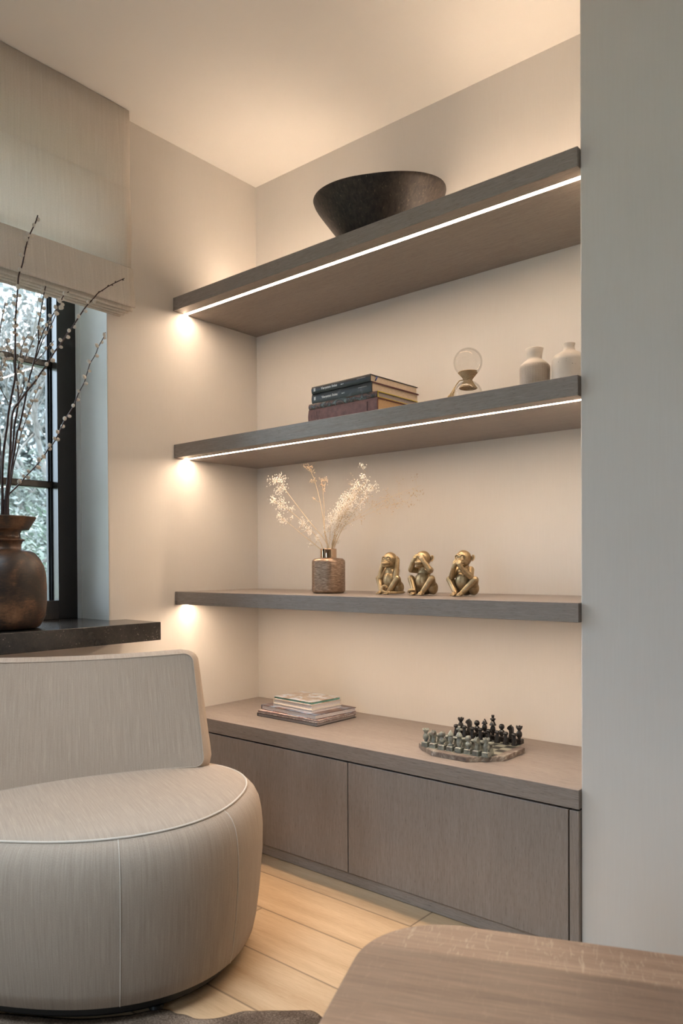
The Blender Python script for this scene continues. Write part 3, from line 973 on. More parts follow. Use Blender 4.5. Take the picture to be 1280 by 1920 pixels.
for bk, T, deel, L in ((bk1, 0.0235, 'deel 1', 0.253), (bk2, 0.0315, 'deel 2', 0.258)):
    text_mesh('title', 'Vergeten linies', 0.0118, WHITE_INK, t_cover[bk.name], (L * 0.18, -0.0038, T / 2 - 0.004), RY, bold=0.00022)
    text_mesh('subtitle', deel, 0.0055, WHITE_INK, t_cover[bk.name], (L * 0.52, -0.0038, T / 2 - 0.003), RY)
    bm = bmesh.new(); box(bm, L * 0.045, L * 0.075, -0.0040, -0.0036, T / 2 - 0.0055, T / 2 + 0.0055)
    link_mesh('publisher_mark', bm, WHITE_INK, t_cover[bk.name])
    bm = bmesh.new(); box(bm, L * 0.79, L * 0.93, -0.0040, -0.0036, T * 0.62, T * 0.62 + 0.0007)
    link_mesh('rule', bm, WHITE_INK, t_cover[bk.name])
# coloured board edges
EDGE_Y = simple('yellow_board_edge', (0.55, 0.45, 0.05), 0.5)
EDGE_M = simple('maroon_board_edge', (0.11, 0.025, 0.028), 0.5)
bm = bmesh.new(); box(bm, 0.2905, 0.2916, 0.0, 0.2085, 0.0163, 0.0187); box(bm, 0.2905, 0.2916, 0.0, 0.2085, -0.0001, 0.0023); box(bm, 0.2905, 0.2916, -0.001, 0.0028, 0.0, 0.0186)
link_mesh('board_edge', bm, EDGE_Y, t_cover[bk3.name], label='yellow board edges')
bm = bmesh.new(); box(bm, 0.2575, 0.2586, 0.0, 0.2405, 0.0288, 0.0317); link_mesh('board_edge', bm, EDGE_M, t_cover[bk2.name], label='maroon board edge')
bm = bmesh.new(); box(bm, 0.2925, 0.2936, 0.0, 0.2155, 0.0465, 0.0497); link_mesh('board_edge', bm, EDGE_M, t_cover[bk4.name], label='maroon board edge')
# ribbon marker
bm = bmesh.new()
P = [(0.2495, 0.024, 0.0190), (0.2560, 0.0225, 0.0185), (0.2590, 0.021, 0.0140), (0.2575, 0.0185, 0.0085), (0.2560, 0.0165, 0.0035)]
for s in (0, 1):
    pass
A = [bm.verts.new(p) for p in P]; B = [bm.verts.new((p[0], p[1] + 0.0065, p[2] + 0.001)) for p in P]
for i in range(len(P) - 1): bm.faces.new((A[i], A[i + 1], B[i + 1], B[i]))
rb = link_mesh('ribbon_marker', bm, simple('blue_ribbon', (0.03, 0.06, 0.22), 0.4), bk1, smooth=True, label='blue ribbon marker')
sm = rb.modifiers.new('thick', 'SOLIDIFY'); sm.thickness = 0.0006
# faint pale stamping on the maroon spine
bm = bmesh.new()
for i in range(4):
    x = 0.012 + 0.0125 * i
    for k in range(7):
        if (k * 7 + i * 3) % 5: box(bm, x, x + 0.003, -0.0040, -0.0034, 0.007 + k * 0.005, 0.0105 + k * 0.005)
link_mesh('spine_stamping', bm, simple('faded_stamping', (0.24, 0.12, 0.10), 0.6), t_cover[bk4.name])
bm = bmesh.new(); box(bm, 0.252, 0.256, -0.0040, -0.0034, 0.012, 0.040)
link_mesh('spine_mark', bm, simple('dark_stamping', (0.06, 0.015, 0.014), 0.6), t_cover[bk4.name])

# stack on the low cabinet
CG = 'books stacked on the low cabinet'
z = CT + 0.0002
cov_dark = cloth_cover('slate_cover', (0.035, 0.034, 0.036), 0.4)
cov_pink = cloth_cover('pale_printed_cover', (0, 0, 0), 0.5, pats=[(0.50, 0.44, 0.40), (0.60, 0.54, 0.50), (0.22, 0.10, 0.09), (0.55, 0.50, 0.46)], scale=40)
cov_mix = cloth_cover('brown_blue_cover', (0, 0, 0), 0.4, pats=[(0.45, 0.33, 0.20), (0.16, 0.10, 0.08), (0.10, 0.06, 0.06), (0.25, 0.36, 0.50), (0.50, 0.20, 0.12)], scale=10)
cov_cream = simple('cream_cover', (0.62, 0.54, 0.44), 0.5)
cov_white = simple('white_cover', (0.68, 0.66, 0.66), 0.4)
cov_land = cloth_cover('landscape_photo_cover', (0, 0, 0), 0.4, pats=[(0.05, 0.05, 0.04), (0.22, 0.17, 0.13), (0.34, 0.27, 0.21), (0.42, 0.52, 0.62), (0.62, 0.60, 0.58), (0.34, 0.26, 0.16)], scale=17)
RZL = radians(-1.0)
book('flat dark covered book, bottom of the stack on the low cabinet', 0.303, 0.213, 0.0125, cov_dark, PAGE_GREY, (0.294, -0.290, z), RZL, CG, spine='left')
book('thin pale printed book, second from the bottom of the cabinet stack', 0.305, 0.213, 0.0090, cov_pink, PAGE_GREY, (0.296, -0.288, z + 0.0127), RZL, CG, spine='left', board=0.0015)
book('brown and blue covered book with a red spine, in the middle of the cabinet stack', 0.296, 0.206, 0.0165, cov_mix, PAGE_WHITE, (0.291, -0.266, z + 0.0219), radians(-4.8), CG, spine='left')
book('white covered paperback under the cream book in the cabinet stack', 0.206, 0.152, 0.0095, cov_white, PAGE_WHITE, (0.346, -0.256, z + 0.0386), radians(-4.0), CG, spine='left', board=0.0012)
book('cream covered book, second from the top of the cabinet stack', 0.204, 0.152, 0.0170, cov_cream, PAGE_WHITE, (0.344, -0.255, z + 0.0483), radians(-3.6), CG, spine='left', board=0.0018)
book('small book with a landscape photo cover and green page edges, topmost of the cabinet stack', 0.198, 0.150, 0.0095, cov_land, PAGE_TEAL, (0.348, -0.254, z + 0.0655), radians(-3.4), CG, spine='left', board=0.0016)


# ------------------------------------------------------------------ hourglass bound with cord
hg = thing('hourglass', 'clear round glass hourglass bound at its waist with cord on the second shelf', 'hourglass', (1.187, -0.275, 1.4560))
m = NT('clear_blown_glass')
gl = m.n('ShaderNodeBsdfGlossy'); gl.inputs['Roughness'].default_value = 0.02
tr = m.n('ShaderNodeBsdfTransparent'); tr.inputs[0].default_value = (0.96, 0.955, 0.94, 1)
lw = m.n('ShaderNodeLayerWeight'); lw.inputs[0].default_value = 0.12
mx = m.n('ShaderNodeMixShader'); fc = m.math('MAXIMUM', m.math('MULTIPLY', lw.outputs['Fresnel'], 0.35), 0.04)
m.l(fc, mx.inputs[0]); m.l(tr.outputs[0], mx.inputs[1]); m.l(gl.outputs[0], mx.inputs[2]); m.l(mx.outputs[0], m.out.inputs[0])
GLASS = m.m
R = 0.0425
prof = [(0.0, 0.0), (0.014, 0.0005), (0.020, 0.002)]
for k in range(14):
    a = radians(-58 + k * (58 + 62) / 13); prof.append((R * cos(a), 0.038 + R * sin(a)))
prof += [(0.008, 0.0785), (0.0065, 0.082), (0.008, 0.0855)]
for k in range(18):
    a = radians(-60 + k * 150 / 17); prof.append((max(R * cos(a), 0), 0.1345 + R * sin(a)))
prof[-1] = (0.0, prof[-1][1])
bm = lathe(bmesh.new(), prof, 48); ob = link_mesh('glass_bulbs', bm, GLASS, hg, smooth=True)
ob.location = (0, 0, 0)

CORD = simple('jute_cord', (0.50, 0.38, 0.24), 0.9, var=0.35, scale=500, bump=0.6)
bm = bmesh.new(); pts = []; turns = 17; N = 24 * turns
for i in range(N + 1):
    t = i / N; zz = 0.0575 + 0.0475 * t
    w = (zz - 0.0815) / 0.024
    r = 0.0108 + (0.0185 if w > 0 else 0.0150) * min(1, abs(w)) ** 1.25
    pts.append((r * cos(2 * pi * turns * t), r * sin(2 * pi * turns * t), zz))
tube(bm, pts, 0.0019, 6); link_mesh('cord_binding', bm, CORD, hg, smooth=True)
RAF = simple('raffia', (0.62, 0.47, 0.27), 0.7, var=0.3, scale=300)
bm = bmesh.new()
tube(bm, [(-0.008, -0.006, 0.083), (-0.018, -0.018, 0.080), (-0.024, -0.026, 0.068), (-0.027, -0.031, 0.058)], 0.0016, 6)
for k in range(26):
    a = random.uniform(0, 2 * pi); s = random.uniform(0.2, 1)
    dx, dy = 0.010 * s * cos(a), 0.008 * s * sin(a)
    tube(bm, [(-0.027, -0.031, 0.060), (-0.030 + dx * .5, -0.034 + dy * .5, 0.045), (-0.036 + dx, -0.038 + dy, 0.026 + random.uniform(-.004, .008)), (-0.040 + dx * 1.2, -0.040 + dy * 1.2, 0.012 + random.uniform(-0.006, 0.012))], [0.0016, 0.0014, 0.0011, 0.0006], 5)
link_mesh('raffia_tassel', bm, RAF, hg, smooth=True)


# ------------------------------------------------------------------ ceramic vases
def ceramic_grid():
    m = NT('cream_ceramic_with_scratched_grid'); tc = m.n('ShaderNodeTexCoord'); sp = m.n('ShaderNodeSeparateXYZ'); m.l(tc.outputs['Object'], sp.inputs[0])
    ang = m.math('ARCTAN2', sp.outputs['Y'], sp.outputs['X'])
    jit = m.noise(m.coord('Object'), 60, 3); j2 = m.math('MULTIPLY', m.math('SUBTRACT', jit, 0.5), 0.5)
    ln = []
    for s, f in ((ang, 11.5), (sp.outputs['Z'], 380.0)):
        w = m.math('ABSOLUTE', m.math('SUBTRACT', m.math('FRACT', m.math('ADD', m.math('MULTIPLY', s, f), j2)), 0.5))
        ln.append(m.ramp(w, [(0.16, (1, 1, 1)), (0.30, (0, 0, 0))]))
    lines = m.math('MAXIMUM', ln[0], ln[1])
    mask = m.ramp(sp.outputs['Z'], [(0.0855, (1, 1, 1)), (0.0885, (0, 0, 0))])
    br = m.ramp(m.noise(m.coord('Object'), 14, 3), [(0.3, (0.45, 0.45, 0.45)), (0.7, (1, 1, 1))])
    col = m.mix(m.math('MULTIPLY', m.math('MULTIPLY', lines, mask), m.math('MULTIPLY', br, 0.95)), (0.62, 0.555, 0.48), (0.17, 0.12, 0.08))
    m.color(col); m.set(Roughness=0.35)
    m.bump(m.math('MULTIPLY', m.math('MULTIPLY', lines, mask), -1.0), 0.4, 0.001); return m.m


v2 = thing('ceramic_vase', 'cream ceramic vase with flared neck and brown scratched grid on the second shelf', 'vase', (1.397, -0.272, 1.4560))
prof = [(0, 0), (0.036, 0.0), (0.0405, 0.004), (0.042, 0.012), (0.0425, 0.078), (0.0418, 0.084), (0.038, 0.090), (0.028, 0.099), (0.0205, 0.104), (0.0200, 0.108), (0.0215, 0.120), (0.0245, 0.1345),
        (0.0238, 0.1352), (0.0222, 0.1335), (0.0190, 0.115), (0.0175, 0.104), (0.034, 0.085), (0.038, 0.07), (0.038, 0.01), (0, 0.005)]
link_mesh('vase_body', lathe(bmesh.new(), prof, 64), ceramic_grid(), v2, smooth=True)
m = NT('speckled_cream_ceramic'); v = m.coord('Object')
vo = m.n('ShaderNodeTexVoronoi', feature='F1'); vo.inputs['Scale'].default_value = 150; m.l(v, vo.inputs['Vector'])
spk = m.math('MULTIPLY', m.ramp(vo.outputs['Distance'], [(0.12, (1, 1, 1)), (0.2, (0, 0, 0))]), m.ramp(m.noise(v, 70, 1), [(0.55, (0, 0, 0)), (0.6, (1, 1, 1))]))
m.color(m.mix(m.math('MULTIPLY', spk, 0.8), m.ramp(m.noise(v, 12, 3), [(0.3, (0.54, 0.49, 0.43)), (0.7, (0.64, 0.59, 0.52))]), (0.09, 0.06, 0.045))); m.set(Roughness=0.4)
v3 = thing('ceramic_vase', 'speckled cream ceramic vase with a short narrow neck beside the pier', 'vase', (1.494, -0.265, 1.4560))
prof = [(0, 0), (0.040, 0.0), (0.0445, 0.005), (0.0460, 0.014), (0.0462, 0.084), (0.0445, 0.093), (0.038, 0.1005), (0.026, 0.107), (0.0175, 0.112), (0.0145, 0.118), (0.0142, 0.124), (0.0165, 0.1315),
        (0.0158, 0.1325), (0.0125, 0.130), (0.0115, 0.12), (0.014, 0.11), (0.036, 0.097), (0.041, 0.08), (0.041, 0.01), (0, 0.005)]
link_mesh('vase_body', lathe(bmesh.new(), prof, 64), m.m, v3, smooth=True)


# ------------------------------------------------------------------ gold vase with dried flowers
def brushed_gold():
    m = NT('hammered_bronze_gold'); tc = m.n('ShaderNodeTexCoord'); v = m.coord('Object', (1, 1, 5.5))
    f = m.noise(v, 55, 4, 0.7, 0.4); f2 = m.noise(v, 170, 3, 0.7)
    m.set(Metallic=1.0, Roughness=0.36)
    m.color(m.ramp(f, [(0.35, (0.22, 0.155, 0.115)), (0.55, (0.42, 0.31, 0.235)), (0.7, (0.66, 0.52, 0.41))]))
    m.bump(m.math('ADD', m.math('MULTIPLY', f, 0.7), m.math('MULTIPLY', f2, 0.5)), 0.55, 0.002); return m.m


gv = thing('gold_vase', 'squat brushed bronze-gold vase with a shiny collar on the lowest shelf', 'vase', (0.617, -0.252, 0.8950))
R = 0.058
prof = [(0, 0), (0.044, 0.0)]
for k in range(7):
    a = -pi / 2 + pi / 2 * k / 6; prof.append((R - 0.012 + 0.012 * cos(a), 0.012 + 0.012 * sin(a)))
for k in range(7):
    a = pi / 2 * k / 6; prof.append((R - 0.014 + 0.014 * cos(a), 0.107 + 0.014 * sin(a)))
prof += [(0.032, 0.1225), (0.0285, 0.1235)]
link_mesh('vase_body', lathe(bmesh.new(), prof, 64), brushed_gold(), gv, smooth=True)
pm = NT('polished_bronze'); pm.set(Metallic=1.0, Roughness=0.08, Base_Color=(0.60, 0.42, 0.29, 1))
prof = [(0.0285, 0.122), (0.0285, 0.153), (0.0280, 0.1545), (0.0268, 0.1545), (0.0262, 0.153), (0.0262, 0.125), (0.0, 0.120)]
link_mesh('collar', lathe(bmesh.new(), prof, 64), pm.m, gv, smooth=True, label='shiny collar')

STEM = simple('dry_straw_stem', (0.62, 0.47, 0.27), 0.7, var=0.2, scale=200)
BLOS = simple('dry_cream_blossom', (0.90, 0.86, 0.80), 0.85, var=0.08, scale=400)
BLOS2 = simple('tan_and_shaded_blossom', (0.55, 0.42, 0.30), 0.85, var=0.1, scale=400)  # tan heads; on the faint rear sprigs this tone stands in for shade
rnd = random.Random(11)


def octa(bm, c, r):
    vs = [bm.verts.new((c[0] + r * x, c[1] + r * y, c[2] + r * z)) for x, y, z in ((1, 0, 0), (-1, 0, 0), (0, 1, 0), (0, -1, 0), (0, 0, 1), (0, 0, -1))]
    for a, b, c_ in ((0, 2, 4), (2, 1, 4), (1, 3, 4), (3, 0, 4), (2, 0, 5), (1, 2, 5), (3, 1, 5), (0, 3, 5)): bm.faces.new((vs[a], vs[b], vs[c_]))


def sprig(label, path, clusters, blos, stemr=0.0009, nbl=28, spread=0.013):
    """path: list of world points from the vase up; clusters: (t along path, dx, dy, dz, size)"""
    t = thing('dried_flower_sprig', label, 'dried flower', path[0], 0, 'dried flower sprigs in the gold vase')
    o0 = Vector(path[0]); P = [Vector(p) - o0 for p in path]
    # smooth path
    S = []
    for i in range(len(P) - 1):
        p0 = P[max(0, i - 1)]; p1 = P[i]; p2 = P[i + 1]; p3 = P[min(len(P) - 1, i + 2)]
        for k in range(6):
            s = k / 6; S.append(0.5 * ((2 * p1) + (p2 - p0) * s + (2 * p0 - 5 * p1 + 4 * p2 - p3) * s * s + (3 * p1 - p0 - 3 * p2 + p3) * s ** 3))
    S.append(P[-1])
    bs = bmesh.new(); bb = bmesh.new()
    tube(bs, S, [stemr * (1.25 - 0.7 * i / len(S)) for i in range(len(S))], 5)
    for (tt, dx, dy, dz, size) in clusters:
        a = S[min(len(S) - 1, int(tt * (len(S) - 1)))]
        c = a + Vector((dx, dy, dz))
        if (c - a).length > 0.004: tube(bs, [a, a * 0.45 + c * 0.55 + Vector((0, 0, -0.004)), c], stemr * 0.55, 4)
        for k in range(int(nbl * size * 1.35)):
            d = Vector((rnd.gauss(0, 1), rnd.gauss(0, 1), rnd.gauss(0, 1))) * spread * 0.5 * size
            q = c + d
            if k % 6 == 0: tube(bs, [c - (c - a).normalized() * 0.008 if (c - a).length > 1e-5 else c, q], 0.00016, 3)
            octa(bb, q, rnd.uniform(0.0013, 0.0026))
    link_mesh('stems', bs, STEM, t)
    link_mesh('blossoms', bb, blos, t, kind='stuff')
    return t


B0 = Vector((0.617, -0.252, 1.035))


def base(dx=0, dy=0): return (B0.x + dx, B0.y + dy, B0.z)


Y = -0.255
sprig('dried white sprig leaning furthest left with two cream heads at its tip', [base(-.012, .004), (0.607, Y, 1.075), (0.535, Y - .01, 1.152), (0.462, Y - .012, 1.228), (0.405, Y - .012, 1.285), (0.368, Y - .012, 1.303)],
      [(1.0, -0.012, 0, -0.001, 1.1), (0.97, 0.006, 0.004, 0.004, .9), (0.93, 0.02, 0, 0.014, 1.1), (0.88, 0.018, -.004, 0.010, 1.0), (0.85, -0.002, 0, -0.022, 1.2), (0.83, 0.012, 0, -0.006, 1.0), (0.80, -0.016, 0.004, -0.020, .8)], BLOS, nbl=30, spread=0.016)
sprig('dried white sprig at middle left ending in a small bud cluster', [base(-.016, -.004), (0.590, Y - .02, 1.085), (0.520, Y - .03, 1.150), (0.455, Y - .03, 1.192), (0.395, Y - .03, 1.222), (0.372, Y - .03, 1.235)],
      [(1.0, 0, 0, 0, .9), (0.95, 0.004, 0, -0.004, .8), (0.88, -.002, 0, -0.004, .7), (0.76, 0.012, 0, 0.008, 1.3), (0.74, -0.004, 0.004, -0.004, 1.2), (0.68, 0.006, 0, 0.0, 1.1), (0.62, 0.02, 0, 0.004, .6), (0.8, -0.01, 0, 0.012, .5)], BLOS, nbl=30, spread=0.016)
sprig('lowest dried white sprig on the left, pointing sideways', [base(-.018, .0), (0.583, Y - .03, 1.065), (0.530, Y - .045, 1.105), (0.480, Y - .05, 1.140), (0.430, Y - .05, 1.168)],
      [(1.0, 0, 0, 0.002, .8), (0.95, 0.0, 0, -0.004, .9), (0.88, 0.004, 0, -0.006, .8), (0.78, 0.012, 0, 0.02, .5), (0.6, 0.030, 0, 0.022, 1.1), (0.55, 0.022, 0, 0.030, 1.2), (0.5, 0.036, 0, 0.012, 1.0), (0.35, 0.0, 0, 0.028, .8), (0.28, -0.022, 0, 0.0, .6), (0.25, 0.012, 0, 0.02, .7)], BLOS, nbl=28, spread=0.015)
sprig('tall thin tan sprig rising straight up with a drooping tip', [base(-.004, .008), (0.606, Y, 1.090), (0.592, Y, 1.175), (0.572, Y, 1.250), (0.548, Y, 1.310), (0.527, Y, 1.340)],
      [(1.0, -0.010, 0, 0.004, 1.0), (0.97, 0.004, 0, 0.004, 1.0), (0.93, 0.008, 0, -0.004, .9), (0.72, -0.010, 0, 0.008, .8), (0.5, -0.028, 0, 0.014, .4)], BLOS2, nbl=22, spread=0.014)
sprig('upright tan sprig with two small heads right of the tallest one', [base(.0, .01), (0.605, Y, 1.110), (0.600, Y, 1.200), (0.590, Y + .005, 1.262), (0.586, Y + .005, 1.292)],
      [(1.0, 0, 0, 0, .8), (0.98, 0.018, 0, 0.0, .8), (0.86, 0.012, 0, -0.004, .6), (0.9, -0.006, 0, -0.004, .6), (0.75, 0.006, 0, -0.004, .5)], BLOS2, nbl=22, spread=0.013)
# dense plume leaning right: many thin sprigs
ends = [(0.800, 1.300, 'topmost'), (0.815, 1.255, 'outermost'), (0.785, 1.262, 'inner'), (0.765, 1.225, 'middle'), (0.742, 1.240, 'back'), (0.735, 1.195, 'low'), (0.705, 1.200, 'steep'), (0.680, 1.170, 'short'), (0.690, 1.225, 'upright'), (0.655, 1.165, 'nearest the vase')]
for i, (ex, ez, word) in enumerate(ends):
    yy = Y + rnd.uniform(-0.03, 0.03)
    bx = rnd.uniform(0.004, 0.018)
    pth = [base(bx, rnd.uniform(-.012, .012)), (B0.x + bx + (ex - B0.x) * 0.22, Y + (yy - Y) * .3, B0.z + (ez - B0.z) * 0.30), (B0.x + (ex - B0.x) * 0.62, yy, B0.z + (ez - B0.z) * 0.68), (ex, yy, ez)]
    cl = []
    for k in range(13):
        t_ = 0.42 + 0.58 * k / 12
        s = 0.016 + 0.004 * rnd.random()
        cl.append((t_, rnd.uniform(-1, 1) * s, rnd.uniform(-1, 1) * s, rnd.uniform(-.6, 1) * s, rnd.uniform(0.55, 1.0) * (0.55 + 0.45 * (t_ > .6))))
    sprig('white dried flower stem in the dense right plume, the %s one' % word, pth, cl, BLOS, nbl=20, spread=0.017, stemr=0.0007)
for i, (ex, ez, yy, lab) in enumerate(((0.905, 1.262, -0.10, 'faint airy sprig coloured tan as if shaded, reaching furthest right towards the back wall'), (0.730, 1.285, -0.17, 'faint airy sprig coloured tan as if shaded, behind the left side of the plume'), (0.880, 1.215, -0.12, 'faint airy sprig coloured tan as if shaded, hanging low on the far right'))):
    pth = [base(.01, .012), (0.66, -0.23, 1.12), (0.66 + (ex - .66) * .6, (Y + yy) / 2, 1.12 + (ez - 1.12) * .65), (ex, yy, ez)]
    cl = [(0.5 + 0.5 * rnd.random(), rnd.uniform(-.035, .035), rnd.uniform(-.02, .02), rnd.uniform(-.03, .035), 0.5) for k in range(16)]
    sprig(lab, pth, cl, BLOS2, nbl=10, spread=0.03, stemr=0.0005)  # shade near the back wall is put into the blossom colour


# ------------------------------------------------------------------ three wise monkeys
def gold_resin():
    m = NT('antique_gold_resin'); v = m.coord('Object')
    fur = m.noise(m.coord('Object', (1, 1, 0.45)), 620, 3, 0.7); big = m.noise(v, 60, 3, 0.6)
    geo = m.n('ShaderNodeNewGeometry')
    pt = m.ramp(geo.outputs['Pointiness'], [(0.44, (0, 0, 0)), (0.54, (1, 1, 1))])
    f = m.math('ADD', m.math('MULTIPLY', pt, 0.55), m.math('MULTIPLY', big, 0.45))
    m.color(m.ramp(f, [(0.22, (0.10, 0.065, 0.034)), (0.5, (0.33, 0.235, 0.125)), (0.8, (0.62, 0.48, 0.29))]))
    m.set(Metallic=0.75, Roughness=0.42); m.bump(fur, 0.35, 0.0009); return m.m


RESIN = gold_resin()


def monkey(pose, label, loc, rotz, scale=1.0):
    bm = bmesh.new()
    E = lambda c, r, rot=None: ball(bm, c, r, 24, 16, rot)
    K = lambda a, b, ra, rb: capsule(bm, a, b, ra, rb, 16)
    # trunk
    E((0, 0.010, 0.026), (0.031, 0.027, 0.0245)); E((0, -0.003, 0.046), (0.0255, 0.0225, 0.031)); E((0, 0.002, 0.070), (0.0220, 0.018, 0.022))
    K((0, 0.002, 0.080), (0, 0.0, 0.098), 0.0155, 0.0145)
    # head, facing -y, tilted slightly up
    hy = -0.002
    E((0, hy, 0.1155), (0.0240, 0.0245, 0.0255)); E((0, hy - 0.006, 0.106), (0.0205, 0.021, 0.0175))
    E((0, hy - 0.0235, 0.1035), (0.0145, 0.0145, 0.0080)); E((0, hy - 0.0215, 0.0965), (0.0135, 0.0125, 0.0072))
    E((0, hy - 0.0255, 0.1095), (0.0050, 0.0085, 0.0050), Matrix.Rotation(radians(-35), 4, 'X'))
    E((0, hy - 0.034, 0.1060), (0.0052, 0.0030, 0.0025))
    for s in (-1, 1):
        # brow arch, eye ball, lower lid, cheek
        pts = [(s * (0.0095 + 0.0085 * cos(a)), hy - 0.0228 + 0.004 * (1 if cos(a) * 1 > .5 else 0.4) * max(0, cos(a)), 0.1195 + 0.0068 * sin(a)) for a in [radians(k) for k in range(-10, 200, 18)]]
        tube(bm, pts, 0.0021, 8)
        if pose != 'eyes':
            E((s * 0.0090, hy - 0.0215, 0.1175), (0.0042, 0.0034, 0.0040))
            E((s * 0.0095, hy - 0.0222, 0.1128), (0.0058, 0.0030, 0.0018))
        # ears: shallow cupped discs
        if pose != 'ears':
            pts = [(s * (0.0275 + 0.0068 * sin(a)), 0.004 + 0.003 * cos(a), 0.1165 + 0.0088 * cos(a)) for a in [radians(k) for k in range(-20, 205, 15)]]
            tube(bm, pts, 0.0019, 8); E((s * 0.0265, 0.006, 0.1160), (0.0062, 0.0018, 0.0075))
        # legs
        kx = 0.0385; kz = 0.053
        hip = (s * 0.021, 0.012, 0.020); knee = (s * kx, -0.013, kz); ank = (s * 0.0160, -0.0300, 0.0125)
        if pose == 'mouth': knee = (s * 0.045, -0.010, 0.050); ank = (s * 0.012, -0.0300, 0.011)
        K(hip, knee, 0.0170, 0.0112); E((s * 0.031, 0.006, 0.024), (0.0155, 0.018, 0.021)); K(knee, ank, 0.0110, 0.0078)
        fx = ank[0]
        E((fx * 0.92, -0.0365, 0.0072), (0.0088, 0.0125, 0.0064))
        for k in range(4):
            K((fx * 0.92 - 0.006 + 0.004 * k, -0.045, 0.0055), (fx * 0.92 - 0.0062 + 0.0041 * k, -0.0505, 0.0040), 0.0022, 0.0019)
        # arms
        sh = (s * 0.0215, 0.004, 0.080)
        E(sh, (0.0110, 0.0110, 0.0115))
        if pose == 'ears':
            el = (s * 0.0325, -0.014, 0.056); wr = (s * 0.0315, -0.0035, 0.100); dirv = Vector((0, 0.003, 1)); side = Vector((0, 1, 0)); pc = (s * 0.0290, 0.000, 0.1130); nrm = Vector((s, 0, 0))
        elif pose == 'eyes':
            el = (s * 0.0345, -0.019, 0.0815); wr = (s * 0.0205, -0.0275, 0.106); dirv = Vector((-s * 0.62, 0.10, 0.75)).normalized(); side = Vector((0.75, 0, s * 0.62)); pc = (s * 0.0135, -0.0265, 0.1165); nrm = Vector((0, -1, 0))
        else:
            el = (s * 0.0330, -0.016, 0.060); wr = (s * 0.0120, -0.0370, 0.0880); dirv = Vector((-s * 0.15, -0.02, 1)).normalized(); side = Vector((1, 0, 0)); pc = (s * 0.0075, -0.0375, 0.0975); nrm = Vector((0, -1, 0))
        K(sh, el, 0.0112, 0.0098); K(el, wr, 0.0098, 0.0072)
        pcv = Vector(pc); side.normalize()
        K(wr, pcv, 0.0070, 0.0074)
        for k in range(4):
            o_ = side * (-0.0060 + 0.0040 * k)
            tip = (0.0105, 0.0125, 0.0120, 0.0095)[k]
            a = pcv + o_ + nrm * 0.002; b = a + dirv * tip * 0.6 - nrm * 0.0008; c = a + dirv * tip - nrm * 0.0035
            K(a, b, 0.0026, 0.0024); K(b, c, 0.0024, 0.0019)
        th = pcv - side * s * 0.006 * (1 if pose != 'ears' else 1)
        K(pcv, th + dirv * 0.004 - nrm * 0.001, 0.0028, 0.0020)
    if pose == 'ears':
        tl = [(0.012, 0.034, 0.010), (0.034, 0.026, 0.008), (0.044, 0.002, 0.0075), (0.036, -0.024, 0.0075), (0.020, -0.041, 0.0080), (0.007, -0.049, 0.012), (0.003, -0.050, 0.021), (0.008, -0.048, 0.0290), (0.015, -0.045, 0.0285), (0.017, -0.043, 0.023)]
        tube(bm, smooth_pts(tl, 5), 0.0042, 12)
    if pose == 'eyes':
        tl = [(-0.012, 0.034, 0.010), (-0.034, 0.024, 0.008), (-0.040, -0.006, 0.008), (-0.034, -0.034, 0.0125), (-0.020, -0.044, 0.0175), (-0.006, -0.038, 0.0175)]
        tube(bm, smooth_pts(tl, 5), 0.0040, 12)
    for v in bm.verts:
        if v.co.z < 0.0: v.co.z = 0.0
    me = bpy.data.meshes.new('tmp'); bmesh.ops.recalc_face_normals(bm, faces=bm.faces[:]); bm.to_mesh(me); bm.free()
    tmp = bpy.data.objects.new('tmp', me); COL.objects.link(tmp)
    r = tmp.modifiers.new('r', 'REMESH'); r.mode = 'VOXEL'; r.voxel_size = 0.00085; r.use_smooth_shade = True
    s_ = tmp.modifiers.new('s', 'SMOOTH'); s_.factor = 0.5; s_.iterations = 3
    dg = bpy.context.evaluated_depsgraph_get(); dg.update()
    me2 = bpy.data.meshes.new_from_object(tmp.evaluated_get(dg)); bpy.data.objects.remove(tmp)
    me2.name = 'monkey_figurine'; me2.materials.clear(); me2.materials.append(RESIN)
    for p in me2.polygons: p.use_smooth = True
    o = bpy.data.objects.new('monkey_figurine', me2); COL.objects.link(o)
    o.location = loc; o.rotation_euler = (0, 0, rotz); o.scale = (scale,) * 3
    return mark(o, label, 'figurine', 'golden monkey figurines on the lowest shelf')


def smooth_pts(P, n=5):
    P = [Vector(p) for p in P]; S = []
    for i in range(len(P) - 1):
        p0 = P[max(0, i - 1)]; p1 = P[i]; p2 = P[i + 1]; p3 = P[min(len(P) - 1, i + 2)]
        for k in range(n):
            s = k / n; S.append(0.5 * ((2 * p1) + (p2 - p0) * s + (2 * p0 - 5 * p1 + 4 * p2 - p3) * s * s + (3 * p1 - p0 - 3 * p2 + p3) * s ** 3))
    S.append(P[-1]); return S


monkey('ears', 'golden monkey figurine covering its ears, tail curled in front, nearest the gold vase', (0.872, -0.236, 0.8951), radians(-2), 0.985)
monkey('eyes', 'golden monkey figurine covering its eyes with both hands, the middle one', (1.006, -0.243, 0.8951), radians(0), 1.0)
monkey('mouth', 'golden monkey figurine covering its mouth with both hands, rightmost of three', (1.140, -0.222, 0.8951), radians(-2), 1.0)


